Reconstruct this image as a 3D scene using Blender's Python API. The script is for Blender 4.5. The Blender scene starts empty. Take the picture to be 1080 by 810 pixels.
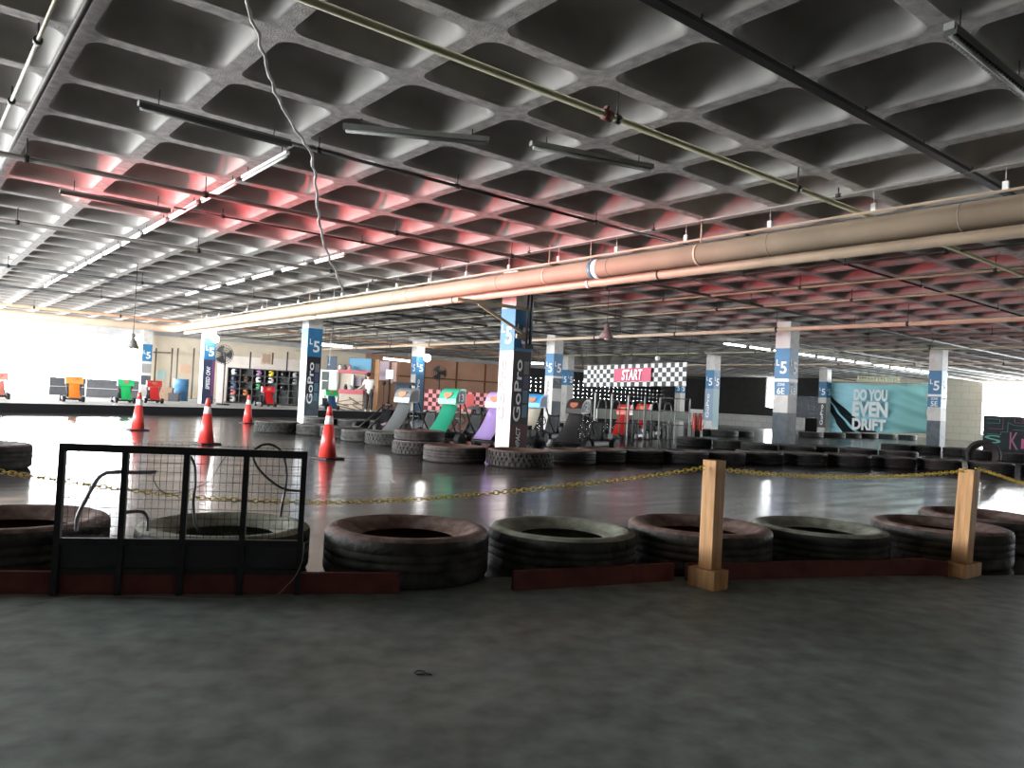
import bpy, bmesh, math, random
import numpy as np
from mathutils import Vector, Matrix, Quaternion
random.seed(7)
PI = math.pi
C = bpy.context.scene.collection
sc = bpy.context.scene

# ------------------------------------------------------------------ camera
F, YAW, PIT, ROL = 813.4, math.radians(38.665), math.radians(1.171), math.radians(2.937)
CAMZ = 1.15
fw = Vector((math.sin(YAW)*math.cos(PIT), math.cos(YAW)*math.cos(PIT), math.sin(PIT)))
r0 = Vector((math.cos(YAW), -math.sin(YAW), 0)); u0 = r0.cross(fw)
rt = r0*math.cos(ROL)+u0*math.sin(ROL); up = -r0*math.sin(ROL)+u0*math.cos(ROL)
EYE = Vector((0, 0, CAMZ))
cam = bpy.data.cameras.new('camera'); camo = bpy.data.objects.new('camera', cam); C.objects.link(camo)
cam.sensor_width = 36; cam.lens = F/1080*36; cam.clip_start = .05; cam.clip_end = 500
M = Matrix((rt, up, -fw)).transposed().to_4x4(); M.translation = EYE
camo.matrix_world = M
sc.camera = camo

def ray(x, y): return fw*F+rt*(x-540)-up*(y-405)
def G(x, y, z=0.0):                 # where a sight line meets a level plane
    d = ray(x, y); return EYE+d*((z-CAMZ)/d.z)
def D(x, y, d): return EYE+ray(x, y)*(d/F)     # point at forward distance d
def ZD(x, y, d): return D(x, y, d).z
def VP(x, y, a, b):                 # sight line meets the upright plane through ground points a, b
    n = Vector((b[1]-a[1], a[0]-b[0], 0)); d = ray(x, y)
    return EYE+d*((Vector((a[0], a[1], 0))-EYE).dot(n)/d.dot(n))
def XP(x, y, X): d = ray(x, y); return EYE+d*(X/d.x)
def YP(x, y, Y): d = ray(x, y); return EYE+d*(Y/d.y)

# ------------------------------------------------------------------ materials
MATS = {}
def mat(name, col, rough=.6, metal=0.0, emit=None, es=0.0, var=.0, scale=6.0, bump=0.0, bscale=30.0, spec=.5, col2=None, thr=None, alpha=None, trans=0.0, coord='Object', stretch=(1,1,1)):
    if name in MATS: return MATS[name]
    m = bpy.data.materials.new(name); m.use_nodes = True
    nt = m.node_tree; b = nt.nodes['Principled BSDF']
    b.inputs['Base Color'].default_value = (*col, 1)
    b.inputs['Roughness'].default_value = rough
    b.inputs['Metallic'].default_value = metal
    b.inputs['Specular IOR Level'].default_value = spec
    b.inputs['Transmission Weight'].default_value = trans
    if emit: b.inputs['Emission Color'].default_value = (*emit, 1); b.inputs['Emission Strength'].default_value = es
    if var or col2 or bump:
        tc = nt.nodes.new('ShaderNodeTexCoord'); mp = nt.nodes.new('ShaderNodeMapping')
        mp.inputs['Scale'].default_value = stretch
        nt.links.new(tc.outputs[coord], mp.inputs['Vector'])
    if var or col2:
        n = nt.nodes.new('ShaderNodeTexNoise'); n.inputs['Scale'].default_value = scale; n.inputs['Detail'].default_value = 6
        nt.links.new(mp.outputs[0], n.inputs['Vector'])
        cr = nt.nodes.new('ShaderNodeValToRGB')
        lo = thr[0] if thr else .3; hi = thr[1] if thr else .7
        c1 = col2 if col2 else tuple(max(0, c*(1-var)) for c in col)
        c2 = col if col2 else tuple(min(1, c*(1+var)) for c in col)
        cr.color_ramp.elements[0].position = lo; cr.color_ramp.elements[0].color = (*c1, 1)
        cr.color_ramp.elements[1].position = hi; cr.color_ramp.elements[1].color = (*c2, 1)
        nt.links.new(n.outputs['Fac'], cr.inputs[0]); nt.links.new(cr.outputs[0], b.inputs['Base Color'])
    if bump:
        n2 = nt.nodes.new('ShaderNodeTexNoise'); n2.inputs['Scale'].default_value = bscale; n2.inputs['Detail'].default_value = 5
        nt.links.new(mp.outputs[0], n2.inputs['Vector'])
        bp = nt.nodes.new('ShaderNodeBump'); bp.inputs['Strength'].default_value = bump; bp.inputs['Distance'].default_value = .02
        nt.links.new(n2.outputs['Fac'], bp.inputs['Height']); nt.links.new(bp.outputs[0], b.inputs['Normal'])
    MATS[name] = m
    return m

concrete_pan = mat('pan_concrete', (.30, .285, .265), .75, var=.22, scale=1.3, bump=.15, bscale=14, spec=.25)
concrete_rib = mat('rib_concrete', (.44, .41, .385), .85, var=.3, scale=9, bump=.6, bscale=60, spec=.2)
conc_wall = mat('plain_concrete', (.42, .41, .39), .8, var=.2, scale=2, bump=.2)
rubber = mat('rubber', (.022, .022, .022), .62, var=.45, scale=9, bump=.35, bscale=45, spec=.35)
rubber_dust = mat('dusty_rubber', (.055, .052, .047), .75, col2=(.02, .02, .019), thr=(.38, .68), scale=11, bump=.4, bscale=40, spec=.3)
maroon_in = mat('maroon_painted_rubber', (.17, .05, .045), .5, col2=(.09, .035, .032), thr=(.35, .7), scale=8, bump=.3, bscale=40, spec=.3)
maroon_top = mat('worn_maroon_sidewall', (.23, .165, .14), .75, col2=(.11, .06, .05), thr=(.35, .65), scale=10, bump=.35, bscale=50, spec=.25)
green_top = mat('faded_green_sidewall', (.30, .305, .245), .8, col2=(.14, .145, .115), thr=(.32, .66), scale=9, bump=.35, bscale=50, spec=.2)
green_in = mat('faded_green_liner', (.22, .24, .19), .75, col2=(.11, .12, .095), thr=(.3, .7), scale=7, bump=.3, spec=.2)
black_metal = mat('black_painted_steel', (.012, .012, .014), .5, var=.3, scale=20, spec=.4)
dark_steel = mat('dark_steel', (.035, .035, .035), .5, metal=.3, spec=.4)
grey_steel = mat('galvanised_steel', (.35, .35, .34), .4, metal=.7, var=.2, scale=12)
white_paint = mat('white_paint', (.78, .77, .74), .55, var=.06, scale=3)
grime_white = mat('grimy_white_paint', (.56, .54, .51), .6, col2=(.42, .395, .37), thr=(.28, .5), scale=2.5, bump=.08)
pipe_cream = mat('cream_pipe', (.56, .42, .30), .5, col2=(.46, .345, .25), thr=(.3, .6), scale=1.6, bump=.08, bscale=10)
pipe_pale = mat('pale_olive_pipe', (.36, .34, .22), .5, var=.15, scale=2)
pipe_brown = mat('dusty_brown_pipe', (.085, .072, .06), .6, var=.25, scale=3)
pipe_orange = mat('orange_pipe', (.55, .30, .18), .55, var=.2, scale=3)
wood = mat('raw_pine', (.60, .33, .145), .6, col2=(.36, .18, .07), thr=(.3, .62), scale=5, bump=.2, bscale=30, spec=.25, stretch=(5, 5, .5))
wood_dark = mat('stained_pine', (.20, .105, .04), .65, col2=(.10, .05, .02), thr=(.3, .65), scale=5, bump=.2, spec=.2, stretch=(5, 5, .5))
board_red = mat('oxide_red_board', (.15, .042, .034), .6, col2=(.085, .024, .02), thr=(.3, .62), scale=7, bump=.2, bscale=24, spec=.25)
chain_yel = mat('yellow_plastic', (.62, .44, .05), .4, var=.12, scale=40)
cone_red = mat('cone_red', (.72, .055, .045), .4, var=.1, scale=8)
cone_white = mat('cone_reflective_white', (.82, .80, .78), .4)
blue_band = mat('signal_blue', (.022, .15, .31), .5, var=.1, scale=4)
black_wrap = mat('black_vinyl', (.018, .018, .022), .45)
navy = mat('navy_vinyl', (.03, .04, .09), .5)
slate = mat('slate_paint', (.075, .095, .115), .6, col2=(.045, .06, .075), thr=(.35, .6), scale=5)
text_white = mat('white_lettering', (.80, .82, .84), .5)
text_grey = mat('faint_grey_lettering', (.27, .265, .26), .6)
magenta = mat('magenta_vinyl', (.42, .015, .075), .5)
glass_emit = mat('lamp_glow', (1, 1, 1), .5, emit=(1, .98, .95), es=14)
tube_emit = mat('tube_glow', (1, 1, 1), .5, emit=(.93, 1, .98), es=16)

# ------------------------------------------------------------------ mesh helpers
class MB:
    def __init__(s): s.bm = bmesh.new()
    def _tag(s, faces, mi, sm):
        for f in faces: f.material_index = mi; f.smooth = sm
    def box(s, c, size, mi=0, rz=0.0, R=None, bev=0.0):
        hx, hy, hz = size[0]/2, size[1]/2, size[2]/2
        m = R if R is not None else Matrix.Rotation(rz, 3, 'Z')
        vs = [s.bm.verts.new(Vector(c)+m @ Vector((x*hx, y*hy, z*hz))) for x in (-1, 1) for y in (-1, 1) for z in (-1, 1)]
        q = [(0, 1, 3, 2), (4, 6, 7, 5), (0, 4, 5, 1), (2, 3, 7, 6), (0, 2, 6, 4), (1, 5, 7, 3)]
        fs = [s.bm.faces.new([vs[i] for i in k]) for k in q]
        s._tag(fs, mi, False)
        if bev > 0:
            es = list({e for f in fs for e in f.edges})
            r = bmesh.ops.bevel(s.bm, geom=es, offset=bev, segments=2, affect='EDGES', profile=.5)
            s._tag([f for f in r['faces']], mi, False)
            for v in vs:
                if v.is_valid:
                    for f in v.link_faces: f.material_index = mi
        return s
    def box2(s, a, b, mi=0, bev=0.0):
        return s.box([(a[i]+b[i])/2 for i in range(3)], [abs(b[i]-a[i]) for i in range(3)], mi, bev=bev)
    def bar(s, p, q, w, h, mi=0, upv=(0, 0, 1)):      # rectangular bar from p to q
        p, q = Vector(p), Vector(q); d = q-p; L = d.length; d.normalize(); uv = Vector(upv)
        if abs(d.dot(uv)) > .98: uv = Vector((0, 1, 0))
        sd = d.cross(uv).normalized(); un = sd.cross(d)
        R = Matrix((d, sd, un)).transposed()
        return s.box((p+q)/2, (L, w, h), mi, R=R)
    def tube(s, pts, r, n=8, mi=0, closed=False, cap=True, sm=True):
        pts = [Vector(p) for p in pts]; N = len(pts)
        rr = r if isinstance(r, (list, tuple)) else [r]*N
        rings = []; prev = None
        for i, p in enumerate(pts):
            if closed: t = pts[(i+1) % N]-pts[i-1]
            else: t = pts[min(i+1, N-1)]-pts[max(i-1, 0)]
            t.normalize()
            if prev is None:
                a = Vector((0, 0, 1)) if abs(t.z) < .9 else Vector((1, 0, 0))
                nrm = (a-t*a.dot(t)).normalized()
            else:
                nrm = prev-t*prev.dot(t)
                nrm = nrm.normalized() if nrm.length > 1e-6 else prev
            prev = nrm; bn = t.cross(nrm)
            rings.append([s.bm.verts.new(p+(nrm*math.cos(2*PI*k/n)+bn*math.sin(2*PI*k/n))*rr[i]) for k in range(n)])
        fs = []
        for i in range(N if closed else N-1):
            a, b = rings[i], rings[(i+1) % N]
            for k in range(n): fs.append(s.bm.faces.new((a[k], a[(k+1) % n], b[(k+1) % n], b[k])))
        s._tag(fs, mi, sm)
        if cap and not closed:
            s._tag([s.bm.faces.new(rings[0][::-1]), s.bm.faces.new(rings[-1])], mi, False)
        return s
    def cyl(s, p, q, r, n=12, mi=0, r2=None): return s.tube([p, q], [r, r if r2 is None else r2], n, mi)
    def lathe(s, prof, n=32, mi=0, c=(0, 0, 0), closed=False, R=None, sm=True, jit=0.0):
        c = Vector(c); rings = []
        for (r, z) in prof:
            ring = []
            for k in range(n):
                v = Vector((r*math.cos(2*PI*k/n), r*math.sin(2*PI*k/n), z))
                if R is not None: v = R @ v
                ring.append(s.bm.verts.new(c+v))
            rings.append(ring)
        N = len(prof); fs = []
        for i in range(N if closed else N-1):
            a, b = rings[i], rings[(i+1) % N]
            for k in range(n): fs.append(s.bm.faces.new((a[k], a[(k+1) % n], b[(k+1) % n], b[k])))
        s._tag(fs, mi, sm)
        if not closed:
            if prof[0][0] > 1e-4: s._tag([s.bm.faces.new(rings[0][::-1])], mi, False)
            if prof[-1][0] > 1e-4: s._tag([s.bm.faces.new(rings[-1])], mi, False)
        return s
    def prism(s, poly, o, ax, ay, az, depth, mi=0, sm=False):     # polygon in (ax, ay), extruded along az
        o, ax, ay, az = Vector(o), Vector(ax), Vector(ay), Vector(az)
        a = [s.bm.verts.new(o+ax*x+ay*y) for x, y in poly]; b = [s.bm.verts.new(o+ax*x+ay*y+az*depth) for x, y in poly]
        n = len(poly); fs = [s.bm.faces.new(a[::-1]), s.bm.faces.new(b)]
        s._tag(fs, mi, False)
        s._tag([s.bm.faces.new((a[i], a[(i+1) % n], b[(i+1) % n], b[i])) for i in range(n)], mi, sm)
        return s
    def grid(s, fn, nu, nv, mi=0, sm=True, thick=0.0):
        vs = [[s.bm.verts.new(Vector(fn(i/nu, j/nv))) for j in range(nv+1)] for i in range(nu+1)]
        fs = [s.bm.faces.new((vs[i][j], vs[i+1][j], vs[i+1][j+1], vs[i][j+1])) for i in range(nu) for j in range(nv)]
        s._tag(fs, mi, sm)
        if thick:
            r = bmesh.ops.solidify(s.bm, geom=fs, thickness=thick)
            for g in r['geom']:
                if isinstance(g, bmesh.types.BMFace): g.material_index = mi; g.smooth = sm
        return s
    def sphere(s, c, r, mi=0, sc3=(1, 1, 1), n=16):
        pr = [(max(1e-5, r*math.sin(PI*i/n)), -r*math.cos(PI*i/n)) for i in range(n+1)]
        rings = []; c = Vector(c); fs = []
        for (a, z) in pr: rings.append([s.bm.verts.new(c+Vector((a*math.cos(2*PI*k/n)*sc3[0], a*math.sin(2*PI*k/n)*sc3[1], z*sc3[2]))) for k in range(n)])
        for i in range(n):
            for k in range(n): fs.append(s.bm.faces.new((rings[i][k], rings[i][(k+1) % n], rings[i+1][(k+1) % n], rings[i+1][k])))
        s._tag(fs, mi, True); return s
    def build(s, name, mats, parent=None, world=False, loc=None, recalc=True):
        if recalc: bmesh.ops.recalc_face_normals(s.bm, faces=s.bm.faces[:])
        if world and parent is not None:
            o = WLOC(parent); bmesh.ops.translate(s.bm, verts=s.bm.verts[:], vec=-o)
        me = bpy.data.meshes.new(name); s.bm.to_mesh(me); s.bm.free()
        for m in (mats if isinstance(mats, (list, tuple)) else [mats]): me.materials.append(m)
        ob = bpy.data.objects.new(name, me); C.objects.link(ob)
        if parent is not None: ob.parent = parent
        if loc is not None: ob.location = loc
        return ob
def WLOC(o):
    v = o.location.copy()
    while o.parent: o = o.parent; v += o.location
    return v
def tag(o, label=None, cat=None, group=None, kind=None):
    if label: o['label'] = label
    if cat: o['category'] = cat
    if group: o['group'] = group
    if kind: o['kind'] = kind
    return o
def thing(name, label, cat, loc=(0, 0, 0), rz=0.0, group=None):
    o = bpy.data.objects.new(name, None); C.objects.link(o); o.empty_display_size = .1
    o.location = loc; o.rotation_euler = (0, 0, rz); return tag(o, label, cat, group)
KIDS = {}
def copy_tree(o, parent=None):
    c = o.copy(); C.objects.link(c)
    if parent is not None: c.parent = parent
    for ch in [x for x in bpy.data.objects if x.parent == o]: copy_tree(ch, c)
    return c
def dup(o, loc, rz, label, group=None):
    c = copy_tree(o); c.location = loc; c.rotation_euler = (0, 0, rz); c['label'] = label
    if group: c['group'] = group
    return c
def origin_mesh(mb, name, mats, loc, label, cat, group=None):      # a one-mesh thing, built in world coordinates
    bmesh.ops.translate(mb.bm, verts=mb.bm.verts[:], vec=-Vector(loc))
    o = mb.build(name, mats, loc=loc); return tag(o, label, cat, group)
def struct(mb, name, mats):
    o = mb.build(name, mats); o['kind'] = 'structure'; return o
def text(name, s, o, xd, yd, h, m, parent, w=None, depth=.004, align='CENTER', bold=0.0, shear=0.0):
    cu = bpy.data.curves.new('t', 'FONT'); cu.body = s; cu.size = 1; cu.extrude = .5; cu.offset = bold; cu.align_x = 'CENTER'; cu.align_y = 'CENTER'; cu.shear = shear
    to = bpy.data.objects.new('t', cu); C.objects.link(to)
    dg = bpy.context.evaluated_depsgraph_get(); dg.update()
    me = bpy.data.meshes.new_from_object(to.evaluated_get(dg)); me.name = name
    bpy.data.objects.remove(to); bpy.data.curves.remove(cu)
    xs = [v.co.x for v in me.vertices]; ys = [v.co.y for v in me.vertices]
    x0, x1, y0, y1 = min(xs), max(xs), min(ys), max(ys)
    sy = h/(y1-y0); sx = (w/(x1-x0)) if w else sy
    xd, yd, o = Vector(xd).normalized(), Vector(yd).normalized(), Vector(o); zd = xd.cross(yd)
    off = WLOC(parent) if parent is not None else Vector()
    for v in me.vertices:
        v.co = o+xd*((v.co.x-(x0+x1)/2)*sx)+yd*((v.co.y-(y0+y1)/2)*sy)+zd*((v.co.z+.5)*depth)-off
    me.materials.append(m)
    ob = bpy.data.objects.new(name, me); C.objects.link(ob)
    if parent is not None: ob.parent = parent
    return ob
ORD = ['first', 'second', 'third', 'fourth', 'fifth', 'sixth', 'seventh', 'eighth', 'ninth', 'tenth', 'eleventh', 'twelfth', 'thirteenth', 'fourteenth', 'fifteenth', 'sixteenth', 'seventeenth', 'eighteenth', 'nineteenth', 'twentieth', 'twenty-first', 'twenty-second']

# ------------------------------------------------------------------ setting: grid, ceiling, floor, walls
X0, Y0, S = 10.78, 13.41, 10.84
PITCH = S/9
CEIL = 4.0
XL, XR, YN, YF = -7.0, 54.9, -9.0, 46.6       # the hall's outer lines

def make_ceiling():
    n = 24
    def rr(a, rc):       # rounded square ring, half size a, corner radius rc
        out = []
        for q in range(4):
            for k in range(n//4):
                th = q*PI/2+(k/(n//4-1))*PI/2
                cx = (a-rc)*(1 if q in (0, 3) else -1); cy = (a-rc)*(1 if q in (0, 1) else -1)
                out.append((cx+rc*math.cos(th), cy+rc*math.sin(th)))
        return out
    rings = [(PITCH/2, .0001, 0), (.528, .13, 0), (.512, .18, .012), (.499, .20, .05), (.482, .215, .11), (.458, .225, .175), (.42, .235, .235), (.36, .23, .272), (.27, .19, .287), (.16, .12, .292)]
    tv = []
    for a, rc, z in rings:
        for x, y in rr(a, rc): tv.append((x, y, z))
    tv.append((0, 0, .294)); tv = np.array(tv, dtype=np.float64)
    tf, tm, tsm = [], [], []
    for i in range(len(rings)-1):
        for k in range(n):
            a, b = i*n+k, i*n+(k+1) % n
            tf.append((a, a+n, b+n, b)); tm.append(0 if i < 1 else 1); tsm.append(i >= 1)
    last = (len(rings)-1)*n
    for k in range(n): tf.append((last+k, len(tv)-1, last+(k+1) % n)); tm.append(1); tsm.append(True)
    ox, oy = X0-.1+PITCH/2, Y0-.13+PITCH/2
    i0, i1 = math.floor((XL-ox)/PITCH), math.ceil((XR-ox)/PITCH)
    j0, j1 = math.floor((YN-oy)/PITCH), math.ceil((YF-oy)/PITCH)
    offs = np.array([(ox+i*PITCH, oy+j*PITCH, CEIL) for i in range(i0, i1+1) for j in range(j0, j1+1)])
    V = (tv[None]+offs[:, None]).reshape(-1, 3)
    nv = len(tv); No = len(offs)
    loops = np.array([v for f in tf for v in f]); cnt = np.array([len(f) for f in tf])
    L = (loops[None]+(np.arange(No)*nv)[:, None]).reshape(-1)
    cntA = np.tile(cnt, No); st = np.concatenate([[0], np.cumsum(cntA)[:-1]])
    me = bpy.data.meshes.new('ceiling')
    me.vertices.add(len(V)); me.vertices.foreach_set('co', V.ravel())
    me.loops.add(len(L)); me.loops.foreach_set('vertex_index', L.astype(np.int32))
    me.polygons.add(len(cntA)); me.polygons.foreach_set('loop_start', st.astype(np.int32))
    me.polygons.foreach_set('material_index', np.tile(np.array(tm), No).astype(np.int32))
    me.polygons.foreach_set('use_smooth', np.tile(np.array(tsm), No))
    me.update(calc_edges=True); me.validate()
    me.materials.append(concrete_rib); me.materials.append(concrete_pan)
    o = bpy.data.objects.new('ceiling', me); C.objects.link(o); o['kind'] = 'structure'
make_ceiling()
struct(MB().box2((XL-1.5, YN-1.5, CEIL+.36), (XR+1.5, YF+1.5, CEIL+.6)), 'trim_1', conc_wall)   # slab over the pans

# polished track floor and the duller apron on the visitors' side of the boards
def floor_mat(name, c1, c2, ra, rb, spec, tint):
    m = bpy.data.materials.new(name); m.use_nodes = True; nt = m.node_tree; b = nt.nodes['Principled BSDF']
    tc = nt.nodes.new('ShaderNodeTexCoord')
    def noise(s, d=6, st=(1, 1, 1)):
        mp = nt.nodes.new('ShaderNodeMapping'); mp.inputs['Scale'].default_value = st; mp.inputs['Rotation'].default_value = (0, 0, .5)
        nt.links.new(tc.outputs['Object'], mp.inputs['Vector'])
        n = nt.nodes.new('ShaderNodeTexNoise'); n.inputs['Scale'].default_value = s; n.inputs['Detail'].default_value = d
        nt.links.new(mp.outputs[0], n.inputs['Vector']); return n
    def ramp(n, p0, c0, p1, c1):
        r = nt.nodes.new('ShaderNodeValToRGB'); e = r.color_ramp.elements
        e[0].position = p0; e[0].color = (*c0, 1); e[1].position = p1; e[1].color = (*c1, 1)
        nt.links.new(n.outputs['Fac'], r.inputs[0]); return r
    r1 = ramp(noise(.9), .3, c1, .7, c2); r2 = ramp(noise(7, 8), .32, (.62, .62, .62), .68, (1.1, 1.1, 1.1))
    mx = nt.nodes.new('ShaderNodeMix'); mx.data_type = 'RGBA'; mx.blend_type = 'MULTIPLY'; mx.inputs[0].default_value = 1
    nt.links.new(r1.outputs[0], mx.inputs[6]); nt.links.new(r2.outputs[0], mx.inputs[7])
    r4 = ramp(noise(.55, 3), .42, (1, 1, 1), .72, tint)
    m2 = nt.nodes.new('ShaderNodeMix'); m2.data_type = 'RGBA'; m2.blend_type = 'MULTIPLY'; m2.inputs[0].default_value = 1
    nt.links.new(mx.outputs[2], m2.inputs[6]); nt.links.new(r4.outputs[0], m2.inputs[7])
    nt.links.new(m2.outputs[2], b.inputs['Base Color'])
    r3 = ramp(noise(2.2, 5, (.35, 1.6, 1)), .3, (ra,)*3, .7, (rb,)*3); nt.links.new(r3.outputs[0], b.inputs['Roughness'])
    b.inputs['Specular IOR Level'].default_value = spec
    n = noise(3.5, 3); bp = nt.nodes.new('ShaderNodeBump'); bp.inputs['Strength'].default_value = .05; bp.inputs['Distance'].default_value = .01
    nt.links.new(n.outputs['Fac'], bp.inputs['Height']); nt.links.new(bp.outputs[0], b.inputs['Normal'])
    return m
track_floor = floor_mat('polished_track_concrete', (.055, .053, .051), (.105, .10, .097), .12, .25, .7, (.72, .66, .62))
apron_floor = floor_mat('dull_apron_concrete', (.19, .222, .205), (.31, .345, .323), .45, .62, .3, (.78, .74, .70))
SA, SB = Vector((-7.0, 8.69, 0)), Vector((16.0, -2.13, 0))   # line of the red boards
SB = SA+(Vector((6.3, 2.43, 0))-SA)*3.0
mb = MB(); f = mb.bm.faces.new([mb.bm.verts.new(v) for v in ((XL-3, SA.y+(SA.y-SB.y)/(SB.x-SA.x)*3, 0), (SB.x, SB.y, 0), (XR+3, SB.y, 0), (XR+3, YF+3, 0), (XL-3, YF+3, 0))])
struct(mb, 'floor', track_floor)
mb = MB(); f = mb.bm.faces.new([mb.bm.verts.new(v) for v in ((XL-3, SA.y+(SA.y-SB.y)/(SB.x-SA.x)*3, 0), (XL-3, SB.y-3, 0), (XR+3, SB.y-3, 0), (XR+3, SB.y, 0), (SB.x, SB.y, 0))])
struct(mb, 'floor_apron', apron_floor)

def block_mat(name, c1, c2, mortar, sx=.4, sy=.2, rough=.8):
    m = bpy.data.materials.new(name); m.use_nodes = True; nt = m.node_tree; b = nt.nodes['Principled BSDF']
    tc = nt.nodes.new('ShaderNodeTexCoord'); sp = nt.nodes.new('ShaderNodeSeparateXYZ'); nt.links.new(tc.outputs['Object'], sp.inputs[0])
    ad = nt.nodes.new('ShaderNodeMath'); ad.operation = 'ADD'; nt.links.new(sp.outputs[0], ad.inputs[0]); nt.links.new(sp.outputs[1], ad.inputs[1])
    cb = nt.nodes.new('ShaderNodeCombineXYZ'); nt.links.new(ad.outputs[0], cb.inputs[0]); nt.links.new(sp.outputs[2], cb.inputs[1])
    br = nt.nodes.new('ShaderNodeTexBrick'); br.inputs['Scale'].default_value = 1; br.inputs['Brick Width'].default_value = sx; br.inputs['Row Height'].default_value = sy
    br.inputs['Mortar Size'].default_value = .012; br.inputs['Color1'].default_value = (*c1, 1); br.inputs['Color2'].default_value = (*c2, 1); br.inputs['Mortar'].default_value = (*mortar, 1)
    nt.links.new(cb.outputs[0], br.inputs['Vector']); nt.links.new(br.outputs['Color'], b.inputs['Base Color']); b.inputs['Roughness'].default_value = rough
    return m
white_block = block_mat('white_block', (.62, .61, .58), (.52, .51, .48), (.32, .31, .30), .8, .4)
cream_block = block_mat('cream_block', (.80, .73, .60), (.74, .67, .55), (.52, .46, .38), .9, .45)
cream_wall = mat('cream_plaster', (.74, .64, .50), .7, var=.08, scale=1.2)
tan_wall = mat('tan_panel', (.56, .29, .175), .65, col2=(.42, .21, .13), thr=(.3, .7), scale=.8)
charcoal = mat('charcoal_wall', (.018, .017, .015), .8, var=.3, scale=2)
beam_grey = mat('grey_beam', (.45, .44, .44), .7, var=.15, scale=1.5)

# far facade (+Y): open bays at the left, panels, tan wall, pierced block screen
struct(MB().box2((XL, YF, 3.55), (10.4, YF+.3, CEIL)).box2((10.4, YF, 3.75), (XR, YF+.3, CEIL)), 'trim_2', beam_grey)
struct(MB().box2((10.4, YF, 0), (24.6, YF+.25, 3.76)), 'wall_far_left', cream_wall)
struct(MB().box2((24.6, YF, 0), (37.2, YF+.25, 3.76)), 'wall_far', tan_wall)
mb = MB()
x = 37.2
hx, hz = .52, .34
mb.box2((37.2, YF, 0), (XR, YF+.1, 1.35)); mb.box2((37.2, YF, 3.0), (XR, YF+.1, 3.76))
while x < XR:
    mb.box2((x, YF, 1.35), (x+.40, YF+.1, 3.0)); x += hx
z = 1.35
while z < 3.0:
    mb.box2((37.2, YF+.002, z), (XR, YF+.098, z+.25)); z += hz
struct(mb, 'wall_far_screen', charcoal)
# right facade (+X)
mb = MB(); mb.box2((XR, 35.8, 0), (XR+.25, YF+.2, CEIL)); mb.box2((XR, 34.6, 0), (XR+.25, 35.8, 1.6)); mb.box2((XR, 30.6, 2.6), (XR+.25, 34.6, CEIL)); mb.box2((XR, 30.6, 0), (XR+.25, 34.6, .9))
struct(mb, 'wall_right_dark', charcoal)  # solid wall; the shop interior's darkness is put into its colour
struct(MB().box2((XR, 19.9, 0), (XR+.25, 30.6, CEIL)), 'wall_right', cream_block)
struct(MB().box2((XR, -6.5, 0), (XR+.25, 19.9, .45)).box2((XR, YN, 3.9), (XR+.25, 19.9, CEIL)).box2((XR, YN, 0), (XR+.25, -6.5, CEIL)), 'wall_right_sill', cream_block)
mb = MB()
for k in range(9): mb.cyl((XR+.1, 30.6+.5*k, .9), (XR+.1, 30.6+.5*k, 2.6), .02, 6)
for k in range(6): mb.cyl((XR+.1, 30.6, .95+.32*k), (XR+.1, 34.6, .95+.32*k), .02, 6)
fp_ = bpy.data.materials.new('frosted_pane'); fp_.use_nodes = True; nt = fp_.node_tree; nt.nodes.remove(nt.nodes['Principled BSDF']); tl = nt.nodes.new('ShaderNodeBsdfTranslucent'); tl.inputs[0].default_value = (.05, .052, .055, 1); nt.links.new(tl.outputs[0], nt.nodes['Material Output'].inputs[0])
mb.box2((XR+.12, 30.6, .9), (XR+.13, 34.6, 2.6), 1)
struct(mb, 'window_1', [grey_steel, fp_])
# low white block wall inside the right facade
struct(MB().box2((52.4, 30.9, 0), (52.6, 44.5, .92)), 'wall_low_block', white_block)
# left facade (-X): long opening with parapet and lintel (out of frame, lets the daylight in; near end closed to dim near coffers)
mb = MB(); mb.box2((XL-.25, YN, 0), (XL, YF, .15)); mb.box2((XL-.25, YN, 3.75), (XL, YF, CEIL+.3)); mb.box2((XL-.25, YN, 0), (XL, 9.6, CEIL))
struct(mb, 'wall_left', conc_wall)
struct(MB().box2((XL, YN-.25, 0), (XR, YN, CEIL)), 'wall_near', conc_wall)

# raised pit platform with its black kerb
KA, KB = Vector((-6.9, 24.45, 0)), Vector((21.0, 32.7, 0))
kd = (KB-KA).normalized(); kn = Vector((-kd.y, kd.x, 0))
mb = MB(); mb.prism([(KA.x, KA.y), (KB.x, KB.y), (KB.x, YF-.02), (KA.x, YF-.02)], (0, 0, .002), (1, 0, 0), (0, 1, 0), (0, 0, 1), .278)
struct(mb, 'floor_platform', conc_wall)
mb = MB(); mb.bar(KA-kn*.05+Vector((0, 0, .145)), KB-kn*.05+Vector((0, 0, .145)), .09, .288, 0); mb.bar(KA-kn*.06+Vector((0, 0, .297)), KB-kn*.06+Vector((0, 0, .297)), .14, .018, 1)
struct(mb, 'trim_3', [mat('kerb_black', (.012, .012, .014), .75, spec=.2), mat('kerb_edge_strip', (.5, .49, .47), .5)])
PZ = .281

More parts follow.
